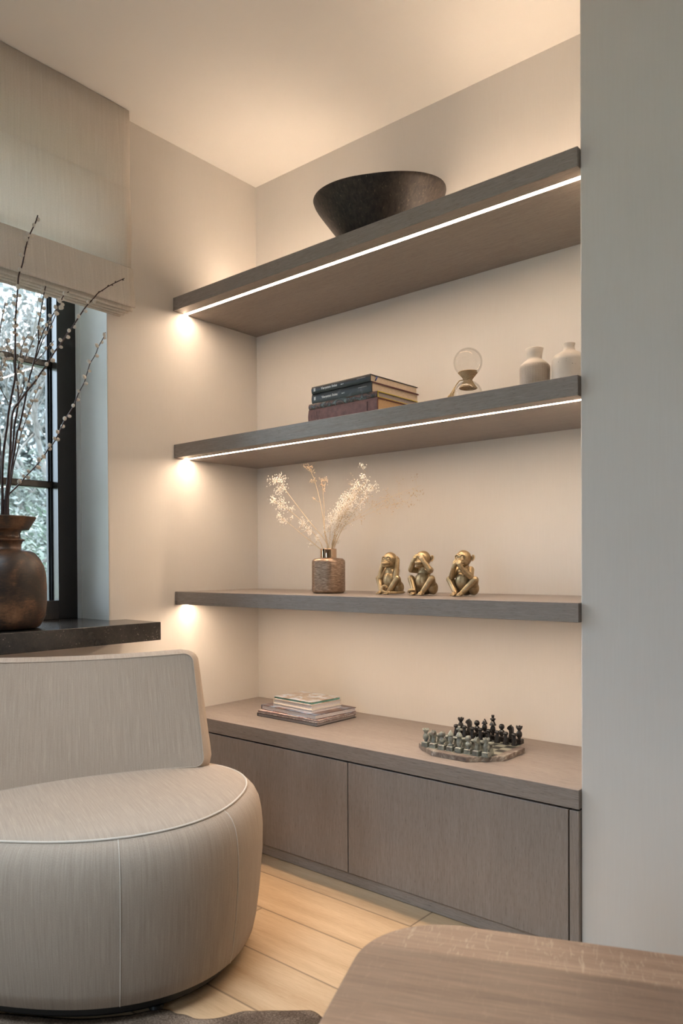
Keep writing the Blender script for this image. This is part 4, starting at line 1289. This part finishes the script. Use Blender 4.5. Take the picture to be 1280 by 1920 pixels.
# ------------------------------------------------------------------ chess set
def board_mat():
    m = NT('marble_chess_board'); tc = m.n('ShaderNodeTexCoord'); sp = m.n('ShaderNodeSeparateXYZ'); m.l(tc.outputs['Object'], sp.inputs[0])
    P = 0.0290
    ix = m.math('FLOOR', m.math('DIVIDE', m.math('ADD', sp.outputs['X'], 4 * P), P)); iy = m.math('FLOOR', m.math('DIVIDE', m.math('ADD', sp.outputs['Y'], 4 * P), P))
    par = m.math('FRACT', m.math('MULTIPLY', m.math('ADD', m.math('ADD', ix, iy), 40.0), 0.5))
    chk = m.math('GREATER_THAN', par, 0.25)
    v = m.coord('Object'); nz = m.noise(v, 28, 5, 0.65, 1.0)
    inside = m.math('LESS_THAN', m.math('MAXIMUM', m.math('ABSOLUTE', sp.outputs['X']), m.math('ABSOLUTE', sp.outputs['Y'])), 4 * P)
    top = m.math('GREATER_THAN', sp.outputs['Z'], 0.0135)
    sq = m.mix(chk, m.ramp(nz, [(0.3, (0.02, 0.022, 0.020)), (0.7, (0.05, 0.05, 0.045))]), m.ramp(nz, [(0.3, (0.20, 0.21, 0.17)), (0.7, (0.36, 0.36, 0.29))]))
    rim = m.ramp(m.noise(v, 17, 6, 0.7, 2.0), [(0.30, (0.07, 0.050, 0.042)), (0.46, (0.17, 0.13, 0.11)), (0.57, (0.27, 0.24, 0.20)), (0.66, (0.60, 0.55, 0.50))])
    m.color(m.mix(m.math('MULTIPLY', inside, top), rim, sq)); m.set(Roughness=0.28); return m.m


BC = Vector((1.1785, -0.240, CT + 0.0002))
oct_ = [(-0.142, -0.090), (-0.062, -0.142), (0.066, -0.142), (0.110, -0.142 + 0.030), (0.142, -0.070), (0.142, 0.070), (0.078, 0.142), (-0.078, 0.142), (-0.142, 0.078)]
oct_ = [(-0.140, -0.082), (-0.058, -0.141), (0.060, -0.141), (0.140, -0.062), (0.140, 0.062), (0.062, 0.141), (-0.062, 0.141), (-0.140, 0.062)]
bm = prism(bmesh.new(), oct_, 0, 0.0145)
o = link_mesh('chess_board', bm, board_mat(), None, bevel=0.0012, label='octagonal marble chess board on the low cabinet', cat='chess board'); o.location = BC


def stone_mat(name, stops, rough=0.25):
    m = NT(name); v = m.coord('Object'); oi = m.n('ShaderNodeObjectInfo')
    ad = m.n('ShaderNodeVectorMath', operation='ADD'); m.l(v, ad.inputs[0])
    cb = m.n('ShaderNodeCombineXYZ'); m.l(m.math('MULTIPLY', oi.outputs['Random'], 7.0), cb.inputs[0]); m.l(cb.outputs[0], ad.inputs[1])
    nz = m.noise(ad.outputs[0], 34, 4, 0.6, 1.2); m.color(m.ramp(nz, stops)); m.set(Roughness=rough); return m.m


ST_L = stone_mat('green_grey_onyx', [(0.3, (0.12, 0.095, 0.085)), (0.44, (0.155, 0.165, 0.145)), (0.6, (0.25, 0.265, 0.225)), (0.75, (0.40, 0.39, 0.34))])
ST_D = stone_mat('black_marble', [(0.3, (0.010, 0.009, 0.009)), (0.6, (0.022, 0.020, 0.020)), (0.8, (0.05, 0.046, 0.044))], 0.2)


def sqbase(bm, w, h, top=0.7):
    a = w / 2
    b = a * top
    lo = [bm.verts.new((x, y, 0)) for x, y in ((-a, -a), (a, -a), (a, a), (-a, a))]
    mi = [bm.verts.new((x, y, h)) for x, y in ((-a, -a), (a, -a), (a, a), (-a, a))]
    hi = [bm.verts.new((x, y, h + 0.0022)) for x, y in ((-b, -b), (b, -b), (b, b), (-b, b))]
    for A, B in ((lo, mi), (mi, hi)):
        for i in range(4): bm.faces.new((A[i], A[(i + 1) % 4], B[(i + 1) % 4], B[i]))
    bm.faces.new(lo[::-1]); bm.faces.new(hi)


def piece_mesh(kind, dark):
    bm = bmesh.new(); S = 28
    if kind == 'pawn':
        lathe(bm, [(0, 0), (0.0090, 0), (0.0092, 0.002), (0.0078, 0.010), (0.0050, 0.0245), (0.0046, 0.027), (0.0078, 0.0285), (0.0086, 0.0315), (0.0072, 0.0350), (0.004, 0.0368), (0, 0.0372)], S)
    else:
        sqbase(bm, 0.0200, 0.0125)
        if kind == 'rook':
            lathe(bm, [(0, 0.013), (0.0050, 0.0145), (0.0042, 0.0165), (0.0082, 0.0225), (0.0092, 0.0285), (0.0078, 0.0345), (0.0045, 0.0385), (0.0048, 0.0405), (0.0098, 0.0480), (0.0100, 0.0520), (0.0060, 0.0505), (0, 0.0500)], S)
            for k in range(5):
                a = 2 * pi * k / 5; ball(bm, (0.0082 * cos(a), 0.0082 * sin(a), 0.0520), (0.0026, 0.0026, 0.0022), 8, 6)
        elif kind == 'knight':
            w = 0.0052
            out = [(-0.0050, 0.0135), (0.0058, 0.0135), (0.0052, 0.0200), (0.0078, 0.0290), (0.0088, 0.0380), (0.0072, 0.0460), (0.0020, 0.0500), (-0.0050, 0.0500), (-0.0098, 0.0440), (-0.0102, 0.0400), (-0.0070, 0.0385), (-0.0040, 0.0360), (-0.0030, 0.0290), (-0.0046, 0.0200)]
            A = [bm.verts.new((-w, y, z)) for y, z in out]; B = [bm.verts.new((w, y, z)) for y, z in out]; n = len(out)
            for i in range(n): bm.faces.new((A[i], A[(i + 1) % n], B[(i + 1) % n], B[i]))
            bm.faces.new(A[::-1]); bm.faces.new(B)
            for sx_ in (-1, 1):
                ball(bm, (sx_ * 0.0038, -0.0005, 0.0500), (0.0018, 0.0020, 0.0035), 8, 6)
        elif kind == 'bishop':
            lathe(bm, [(0, 0.013), (0.0048, 0.0145), (0.0042, 0.0165), (0.0080, 0.0210), (0.0093, 0.0265), (0.0080, 0.0318), (0.0042, 0.0348), (0.0042, 0.0362), (0.0075, 0.0385), (0.0090, 0.0435), (0.0078, 0.0485), (0.0045, 0.0518), (0, 0.0528)], S)
        elif kind == 'queen':
            lathe(bm, [(0, 0.013), (0.0085, 0.0145), (0.0092, 0.0175), (0.0045, 0.0205), (0.0042, 0.0225), (0.0076, 0.0285), (0.0082, 0.0345), (0.0064, 0.0410), (0.0040, 0.0435), (0.0092, 0.0450), (0.0092, 0.0462), (0.0060, 0.0530), (0.0025, 0.0590), (0, 0.0615)], S)
        elif kind == 'king':
            lathe(bm, [(0, 0.013), (0.0050, 0.0145), (0.0042, 0.0165), (0.0078, 0.0240), (0.0086, 0.0310), (0.0070, 0.0390), (0.0048, 0.0430), (0.0108, 0.0445), (0.0104, 0.0462), (0.0055, 0.0560), (0.0034, 0.0585), (0, 0.059)], S)
            if dark:
                lathe(bm, [(0, 0.056), (0.0040, 0.0570), (0.0088, 0.0630), (0.0090, 0.0650), (0.0045, 0.0662), (0.0040, 0.0690), (0.0048, 0.0740), (0.0048, 0.0760), (0, 0.0755)], S)
            else:
                box(bm, -0.0026, 0.0026, -0.0024, 0.0024, 0.057, 0.0760); box(bm, -0.0078, 0.0078, -0.0024, 0.0024, 0.0640, 0.0695)
    me = bpy.data.meshes.new('chess_' + kind); bmesh.ops.recalc_face_normals(bm, faces=bm.faces[:]); bm.to_mesh(me); bm.free()
    me.materials.append(ST_D if dark else ST_L)
    if kind in ('pawn', 'bishop', 'queen', 'rook', 'king'):
        for p in me.polygons: p.use_smooth = len(p.vertices) == 4 and abs(p.normal.z) < 0.999 and (p.center.z > 0.0148 or kind == 'pawn')
    return me


PM = {}
order = ['rook', 'knight', 'bishop', 'queen', 'king', 'bishop', 'knight', 'rook']
ordinal = ['leftmost', 'second from the left', 'third from the left', 'fourth from the left', 'fifth from the left', 'third from the right', 'second from the right', 'rightmost']
P_ = 0.0290
for dark in (False, True):
    for row in (0, 1):
        for i in range(8):
            kind = order[i] if row == 0 else 'pawn'
            key = (kind, dark)
            if key not in PM: PM[key] = piece_mesh(kind, dark)
            x = BC.x + (i - 3.5) * P_ + rnd.uniform(-.001, .001)
            yy = -3.5 * P_ + row * P_
            if dark: yy = -yy
            y = BC.y + yy + rnd.uniform(-.001, .001)
            o = bpy.data.objects.new('chess_' + kind, PM[key]); COL.objects.link(o)
            o.location = (x, y, BC.z + 0.0146)
            jit = radians(rnd.uniform(-6, 6))
            o.rotation_euler = (0, 0, (pi if (dark and kind != 'knight') else 0) + jit + (radians(-90) if (kind == 'knight' and dark) else 0))
            cname = 'black' if dark else 'green-grey'
            where = ('front row' if not dark else 'back row against the wall') if row == 0 else ('row behind the green-grey front pieces' if not dark else 'row facing the board centre')
            mark(o, '%s stone chess %s, %s in the %s' % (cname, kind, ordinal[i], where), 'chess piece',
                 ('black' if dark else 'green-grey') + (' chess pawns' if row else ' main chess pieces'))
            if kind == 'king' and not dark: pass


# ------------------------------------------------------------------ wooden pot with pussy willow branches
def pot_mat():
    m = NT('dark_turned_wood'); v = m.coord('Object', (0.25, 0.25, 1)); v2 = m.coord('Object', (1, 1, 0.8))
    ring = m.noise(v, 230, 4, 0.7); patch = m.noise(v2, 11, 4, 0.6, 0.6); fine = m.noise(m.coord('Object', (1, 1, 4)), 160, 3, 0.7)
    f = m.math('ADD', m.math('MULTIPLY', patch, 0.72), m.math('MULTIPLY', ring, 0.28))
    c = m.ramp(f, [(0.40, (0.018, 0.012, 0.009)), (0.50, (0.050, 0.026, 0.015)), (0.58, (0.13, 0.062, 0.030)), (0.70, (0.22, 0.115, 0.058))])
    m.color(c); m.set(Roughness=0.42); m.bump(m.math('ADD', m.math('MULTIPLY', ring, 0.6), m.math('MULTIPLY', fine, 0.4)), 0.45, 0.0012); return m.m


pot = [(0, 0.0), (0.070, 0.0), (0.088, 0.001), (0.104, 0.006), (0.113, 0.020), (0.1225, 0.040), (0.1265, 0.085), (0.1270, 0.125), (0.1250, 0.165), (0.1195, 0.190), (0.108, 0.214), (0.094, 0.231), (0.080, 0.2385), (0.060, 0.241), (0.055, 0.2445),
       (0.0555, 0.258), (0.0595, 0.266), (0.0655, 0.270), (0.0655, 0.273), (0.0560, 0.275), (0.0535, 0.280), (0.0530, 0.292), (0.0575, 0.300), (0.0770, 0.302), (0.0785, 0.304), (0.0860, 0.318), (0.0985, 0.338), (0.0990, 0.341), (0.0950, 0.3415),
       (0.075, 0.318), (0.045, 0.290), (0.045, 0.24), (0.09, 0.20), (0.10, 0.1), (0.08, 0.03), (0, 0.02)]
o = link_mesh('wooden_pot', lathe(bmesh.new(), pot, 96, wob=lambda a, z: 1 + 0.006 * sin(2 * a + z * 8)), pot_mat(), None, smooth=True,
              label='old dark turned wooden pot on the stone window sill', cat='pot')
PX, PYY = 0.078, -1.142
o.location = (PX, PYY, 0.8022)
PZ = 0.8022

BARK = simple('dark_willow_bark', (0.040, 0.018, 0.016), 0.5, var=0.4, scale=120)
CATK = NT('furry_catkin'); CATK.set(Roughness=0.95); CATK.bsdf.inputs['Sheen Weight'].default_value = 0.8
_v = CATK.coord('Object'); _n = CATK.noise(_v, 900, 3, 0.7); CATK.color(CATK.ramp(_n, [(0.3, (0.55, 0.49, 0.42)), (0.7, (0.86, 0.81, 0.74))])); CATK.bump(_n, 0.8, 0.001)
CATK = CATK.m
BR = {'A':[(0.08,-1.14,1.173),(0.093,-1.146,1.253),(0.105,-1.148,1.324),(0.114,-1.145,1.38),(0.119,-1.142,1.411),(0.125,-1.141,1.447),(0.132,-1.136,1.491),(0.137,-1.132,1.522),(0.142,-1.128,1.555),(0.149,-1.13,1.599),(0.16,-1.135,1.659),(0.17,-1.139,1.719),(0.179,-1.139,1.772),(0.18,-1.136,1.811),(0.18,-1.133,1.848),(0.18,-1.121,1.886),(0.18,-1.111,1.935),(0.18,-1.099,1.977),(0.18,-1.08,2.021),(0.18,-1.072,2.047)],'B':[(0.08,-1.13,1.173),(0.087,-1.121,1.232),(0.096,-1.117,1.298),(0.103,-1.11,1.356),(0.109,-1.106,1.401),(0.111,-1.1,1.418),(0.12,-1.088,1.49),(0.125,-1.083,1.527),(0.131,-1.075,1.575),(0.135,-1.066,1.612),(0.143,-1.054,1.675),(0.149,-1.057,1.723),(0.154,-1.053,1.757),(0.158,-1.049,1.791),(0.16,-1.044,1.824),(0.16,-1.038,1.849)],'B2':[(0.143,-1.052,1.673),(0.147,-1.042,1.708),(0.151,-1.026,1.743),(0.156,-1.004,1.785),(0.158,-0.99,1.807),(0.16,-0.981,1.833),(0.16,-0.961,1.854)],'B3':[(0.129,-1.062,1.617),(0.132,-1.051,1.646),(0.136,-1.036,1.691),(0.139,-1.018,1.723),(0.144,-1.001,1.767),(0.148,-0.983,1.812)],'B4':[(0.121,-1.057,1.618),(0.123,-1.035,1.643),(0.126,-1.014,1.674),(0.128,-0.995,1.698)],'C':[(0.09,-1.132,1.173),(0.105,-1.134,1.246),(0.124,-1.136,1.332),(0.14,-1.14,1.409),(0.15,-1.138,1.455),(0.155,-1.125,1.479),(0.162,-1.102,1.517),(0.168,-1.083,1.545),(0.173,-1.065,1.575),(0.18,-1.044,1.61),(0.186,-1.028,1.643),(0.192,-1.009,1.673),(0.198,-0.99,1.707),(0.202,-0.976,1.73),(0.208,-0.957,1.764),(0.215,-0.935,1.802),(0.22,-0.911,1.833),(0.22,-0.897,1.852),(0.22,-0.876,1.87),(0.22,-0.851,1.891),(0.22,-0.799,1.928)],'D':[(0.07,-1.137,1.173),(0.072,-1.133,1.191),(0.074,-1.113,1.217),(0.076,-1.095,1.236),(0.077,-1.079,1.254),(0.079,-1.059,1.279),(0.082,-1.034,1.307),(0.085,-1.008,1.342),(0.087,-0.992,1.369),(0.089,-0.974,1.391),(0.092,-0.956,1.43),(0.095,-0.939,1.468),(0.099,-0.916,1.506),(0.103,-0.896,1.557),(0.106,-0.878,1.593),(0.109,-0.869,1.625),(0.111,-0.859,1.658),(0.114,-0.841,1.691),(0.116,-0.83,1.72),(0.119,-0.814,1.751),(0.12,-0.806,1.772)],'E':[(0.06,-1.141,1.174),(0.065,-1.144,1.288),(0.072,-1.149,1.416),(0.079,-1.149,1.576),(0.084,-1.146,1.672),(0.087,-1.141,1.729),(0.088,-1.133,1.77),(0.09,-1.129,1.797)],'F1':[(0.111,-1.109,1.568),(0.113,-1.105,1.588),(0.116,-1.1,1.623),(0.118,-1.094,1.654),(0.12,-1.087,1.678),(0.122,-1.073,1.704)],'F2':[(0.111,-1.109,1.568),(0.113,-1.103,1.59),(0.116,-1.084,1.626),(0.117,-1.078,1.642),(0.118,-1.068,1.663),(0.12,-1.058,1.69),(0.121,-1.049,1.706),(0.122,-1.041,1.719),(0.124,-1.027,1.74)],'F3':[(0.112,-1.114,1.577),(0.115,-1.119,1.616),(0.117,-1.126,1.635),(0.119,-1.136,1.653),(0.12,-1.145,1.673)],'F4':[(0.108,-1.163,1.52),(0.112,-1.157,1.569),(0.115,-1.144,1.606),(0.117,-1.135,1.633),(0.118,-1.125,1.647)],'G':[(0.104,-1.128,1.476),(0.105,-1.132,1.488),(0.107,-1.147,1.511),(0.109,-1.157,1.528)],'H':[(0.1,-1.131,1.172),(0.102,-1.123,1.247),(0.104,-1.116,1.297),(0.105,-1.107,1.332),(0.106,-1.1,1.364),(0.107,-1.093,1.398),(0.108,-1.086,1.419),(0.109,-1.075,1.451),(0.109,-1.065,1.477),(0.11,-1.056,1.5),(0.111,-1.046,1.531),(0.112,-1.033,1.56)],'I':[(0.106,-1.1,1.501),(0.108,-1.085,1.534),(0.11,-1.084,1.56),(0.113,-1.085,1.589)],'J':[(0.06,-1.124,1.175),(0.066,-1.116,1.25),(0.074,-1.103,1.357),(0.079,-1.1,1.422),(0.083,-1.093,1.468),(0.086,-1.09,1.506),(0.089,-1.093,1.544),(0.091,-1.099,1.574)],'K':[(0.08,-1.152,1.479),(0.08,-1.147,1.544),(0.08,-1.139,1.605),(0.08,-1.136,1.635),(0.08,-1.136,1.662)]}

bmc = bmesh.new(); ball(bmc, (0, 0, 0.0062), (0.0060, 0.0060, 0.0074), 14, 10)
CME = bpy.data.meshes.new('catkin'); bmc.to_mesh(CME); bmc.free(); CME.materials.append(CATK)
for p in CME.polygons: p.use_smooth = True
bmc = bmesh.new(); lathe(bmc, [(0, 0), (0.0016, 0.0008), (0.0021, 0.003), (0.0012, 0.0065), (0, 0.0085)], 8)
BME = bpy.data.meshes.new('bud'); bmc.to_mesh(BME); bmc.free(); BME.materials.append(BARK)
rw = random.Random(5)


def arclen(P):
    c = [0]
    for a, b in zip(P[:-1], P[1:]): c.append(c[-1] + (b - a).length)
    return c


def willow(label, parts):
    """parts: list of (points, r0, r1, catkin start (metres from the tip), catkin end, spacing, bare tip)"""
    o0 = Vector(parts[0][0][0]); t = thing('willow_branch', label, 'branch', o0, 0, 'pussy willow branches in the wooden pot')
    bm = bmesh.new(); cat = []; buds = []
    for pts, r0, r1, c0, c1, gap, tip in parts:
        S = smooth_pts([Vector(p) - o0 for p in pts], 4); C = arclen(S); L = C[-1]
        rad = [(r0 + (r1 - r0) * (c / L)) * 1.25 for c in C]
        tube(bm, S, rad, 7)
        d = L - tip; k = rw.randint(0, 1)
        while d > L - c1 and d > 0.01:
            i = max(j for j in range(len(C)) if C[j] <= d); p = S[i]; q = S[min(i + 1, len(S) - 1)]; ax = (q - p).normalized() if (q - p).length > 1e-6 else Vector((0, 0, 1))
            p = p + ax * (d - C[i])
            sd = ax.cross(Vector((1, 0.3, 0.1))).normalized() * (1 if k % 2 else -1)
            sd = (Matrix.Rotation(rw.uniform(-0.9, 0.9), 3, ax) @ sd)
            if L - d < c0: buds.append((p, (ax * 1.6 + sd).normalized(), rad[i]))
            else: cat.append((p, (ax * 0.5 + sd).normalized(), rad[i], rw.uniform(0.78, 1.12)))
            if rw.random() < 0.12 and L - d > c0: cat.append((p - ax * 0.004, (ax * 0.4 - sd).normalized(), rad[i], rw.uniform(0.8, 1.05)))
            d -= gap * rw.uniform(0.6, 1.45); k += 1
    link_mesh('stem', bm, BARK, t, smooth=True)
    for p, ax, r, s in cat:
        c = bpy.data.objects.new('catkin', CME); COL.objects.link(c); c.parent = t
        c.location = p + ax * r * 0.6; c.rotation_mode = 'QUATERNION'; c.rotation_quaternion = ax.to_track_quat('Z', 'Y'); c.scale = (s, s, s)
    for p, ax, r in buds:
        c = bpy.data.objects.new('bud', BME); COL.objects.link(c); c.parent = t
        c.location = p + ax * r * 0.3; c.rotation_mode = 'QUATERNION'; c.rotation_quaternion = ax.to_track_quat('Z', 'Y')


def into(pts, dx=0.0, dy=0.0):
    """extend a stem down into the pot"""
    return [(PX + dx, PYY + dy, PZ + 0.06)] + pts


TH = 0.0040
willow('tall willow branch on the left whose tip stands in front of the blind', [(into(BR['A'], .02, -.02), TH, 0.0013, 0.0, 0.42, 0.024, 0.012), (BR['F3'], .0014, .0009, 0, .07, .018, .01)])
willow('forked willow branch with three upright twigs in front of the glass', [(into(BR['B'], .0, .03), TH, 0.0013, 0.012, 0.14, 0.022, 0.02),
        (BR['B2'], 0.0018, 0.0011, 0.0, 0.19, 0.0150, 0.012), (BR['B3'], 0.0016, 0.0010, 0.0, 0.10, 0.03, 0.012), (BR['B4'], 0.0013, 0.0008, 0.0, 0.06, 0.022, 0.014)])
willow('long willow branch arching right with its bare tip over the blind', [(into(BR['C'], .03, .0), TH, 0.0011, 0.125, 0.52, 0.023, 0.012)])
willow('lowest willow branch reaching far right towards the plastered reveal', [(into(BR['D'], -.02, .02), 0.0027, 0.0010, 0.0, 0.62, 0.027, 0.016)])
willow('short willow branch cut off by the left photo edge', [(into(BR['E'], -.03, -.02), 0.0026, 0.0011, 0.0, 0.10, 0.022, 0.012)])
willow('slim willow branch with a few catkins low in front of the glass', [(into(BR['H'], .03, .02), 0.0024, 0.0009, 0.012, 0.22, 0.022, 0.014)])
willow('bushy willow branch with short side twigs low at the left', [(into(BR['J'], .0, -.03), TH, 0.0022, 0.0, 0.12, 0.030, 0.02), ([BR['J'][-1]] + BR['F1'][1:], 0.0016, 0.0009, 0.0, 0.15, 0.019, 0.012),
        (BR['F2'], 0.0016, 0.0009, 0.0, 0.22, 0.0185, 0.012), (BR['I'], 0.0014, 0.0009, 0.0, 0.10, 0.024, 0.01)])
willow('willow branch at the photo edge with catkins crowded at its top', [(into([(0.07, -1.150, 1.17), (0.095, -1.150, 1.32)] + BR['K'], -.01, -.04), 0.0024, 0.0010, 0, 0.19, 0.020, 0.01), (BR['F4'], 0.0014, 0.0009, 0, 0.12, 0.019, 0.012), (BR['G'][::-1], .0012, .0009, 0, .03, .03, .01)])


# ------------------------------------------------------------------ garden outside
def leaf_mat(name, lo, hi):
    m = NT(name); oi = m.n('ShaderNodeNewGeometry'); m.color(m.ramp(oi.outputs['Random Per Island'], [(0.0, lo), (1.0, hi)])); m.set(Roughness=0.5)
    tr = m.n('ShaderNodeBsdfTranslucent'); tr.inputs[0].default_value = (*hi, 1)
    mx = m.n('ShaderNodeMixShader'); mx.inputs[0].default_value = 0.3
    m.l(m.bsdf.outputs[0], mx.inputs[1]); m.l(tr.outputs[0], mx.inputs[2]); m.l(mx.outputs[0], m.out.inputs[0]); return m.m


LEAF = leaf_mat('evergreen_leaves', (0.010, 0.018, 0.013), (0.070, 0.095, 0.070))
LEAF2 = leaf_mat('grey_green_leaves', (0.024, 0.032, 0.028), (0.120, 0.140, 0.118))
TRUNK = simple('grey_tree_bark', (0.075, 0.070, 0.062), 0.9, var=0.35, scale=8)
rg = random.Random(3)
m = NT('garden_lawn'); v = m.coord('Object'); m.color(m.ramp(m.noise(v, 3, 5, 0.7), [(0.3, (0.06, 0.10, 0.04)), (0.7, (0.30, 0.30, 0.20))])); m.set(Roughness=0.95)
struct('lawn', boxbm(-40, -0.36, -20, 30, -0.4, -0.25), m.m)
link = struct('paving_front', boxbm(-10, 14, -30, -5.36, -0.2, -0.1), simple('pale_garden_paving', (0.42, 0.40, 0.37), 0.9, var=0.1, scale=3))


def leaf_quad(bm, c, n, s):
    a = n.cross(Vector((rg.uniform(-1, 1), rg.uniform(-1, 1), rg.uniform(-1, 1)))).normalized(); b = n.cross(a)
    w = s * 0.42
    v = [bm.verts.new(c + a * s), bm.verts.new(c + b * w), bm.verts.new(c - a * s), bm.verts.new(c - b * w)]
    bm.faces.new(v)


def shrub(label, c, rx, ry, rz_, n, mat, size, trunks=5):
    t = thing('evergreen_shrub', label, 'shrub', (c[0], c[1], -0.25), 0, 'shrubs in the garden outside the window')
    bm = bmesh.new(); H = c[2] + 0.25
    for _ in range(n):
        while True:
            d = Vector((rg.uniform(-1, 1), rg.uniform(-1, 1), rg.uniform(-1, 1)))
            if 0.35 < d.length < 1: break
        bump = 0.82 + 0.35 * mnoise.noise(d * 2.6 + Vector(c))
        p = Vector((d.x * rx * bump, d.y * ry * bump, H + d.z * rz_ * bump))
        if p.z < 0.05: continue
        nn = (d + Vector((rg.gauss(0, .6), rg.gauss(0, .6), rg.gauss(0, .6) + 0.4))).normalized()
        leaf_quad(bm, p, nn, size * rg.uniform(0.6, 1.3))
    link_mesh('foliage', bm, mat, t, kind='stuff')
    bm = bmesh.new()
    for k in range(trunks):
        a = 2 * pi * k / trunks; e = Vector((rx * 0.55 * cos(a), ry * 0.55 * sin(a), H + rz_ * 0.5))
        tube(bm, smooth_pts([(0.1 * cos(a), 0.1 * sin(a), 0), (e.x * .4, e.y * .4, e.z * .45), tuple(e)], 4), [0.05 - 0.004 * i for i in range(9)], 6)
    link_mesh('stem', bm, TRUNK, t, smooth=True)


def bare_tree(label, x, y, h, seed, r0=0.10):
    r = random.Random(seed); t = thing('bare_tree', label, 'tree', (x, y, -0.25), 0, 'bare trees beyond the shrubs')
    bm = bmesh.new(); bm2 = bmesh.new()

    def grow(B, p, d, L, rad, depth):
        n = 4; pts = [p]; q = p.copy(); dd = d.copy()
        for i in range(n):
            dd = (dd + Vector((r.gauss(0, .14), r.gauss(0, .14), r.gauss(0, .08) + 0.05))).normalized(); q = q + dd * L / n; pts.append(q.copy())
        tube(B, pts, [rad * (1 - 0.4 * i / n) for i in range(n + 1)], 6 if depth < 2 else 4, caps=False)
        if depth >= 5: return
        for k in range(3 if depth < 4 else 4):
            at = pts[2 + (k % 3)] if depth else pts[min(4, 2 + k)]
            ax = Vector((r.uniform(-1, 1), r.uniform(-1, 1), r.uniform(0.0, .9))).normalized()
            nd = (dd * 0.75 + ax * 0.85).normalized()
            grow(bm2 if depth + 1 >= 1 else B, at, nd, L * r.uniform(0.6, 0.8), rad * 0.52, depth + 1)
    grow(bm, Vector((0, 0, 0)), Vector((0, 0, 1)), h * 0.36, r0, 0)
    link_mesh('trunk', bm, TRUNK, t, smooth=True); link_mesh('branches', bm2, TRUNK, t, smooth=True, kind='stuff')


# line of sight through the pane runs towards (-0.88, 0.44): plant along it
shrub('broad evergreen shrub low behind the window glass', (-6.2, 1.55, 0.55), 1.5, 1.6, 1.35, 9000, LEAF, 0.050)
shrub('light grey-green shrub left of the broad evergreen', (-7.6, 3.9, 0.9), 1.7, 1.5, 1.7, 8000, LEAF2, 0.055)
shrub('tall evergreen shrub rising behind the low one', (-9.6, 3.1, 1.5), 1.6, 1.7, 1.75, 9000, LEAF2, 0.062)
shrub('dark evergreen at the far end of the garden', (-12.2, 9.4, 1.5), 1.6, 1.6, 2.0, 6000, LEAF, 0.07)
shrub('evergreen nearest the house wall, seen at the lower pane edge', (-5.0, 3.0, 0.2), 1.0, 0.9, 0.9, 5000, LEAF, 0.042)
shrub('evergreen shrub further along the garden border', (-7.5, -1.2, 0.7), 1.6, 1.6, 1.5, 5000, LEAF, 0.055)
PALE = leaf_mat('pale_winter_thicket', (0.05, 0.06, 0.058), (0.16, 0.18, 0.175))
shrub('tall pale thicket closing the garden behind the bare trees', (-13.9, 6.3, 3.7), 1.0, 3.2, 4.6, 15000, PALE, 0.115)
for i, (x, y, h, sd, w) in enumerate(((-9.6, 4.3, 7.0, 1, 'nearest'), (-11.9, 5.0, 8.0, 2, 'tallest'), (-11.0, 7.4, 6.5, 5, 'slimmest'))):
    bare_tree('bare branching tree beyond the garden shrubs, the %s of them' % w, x, y, h, sd)
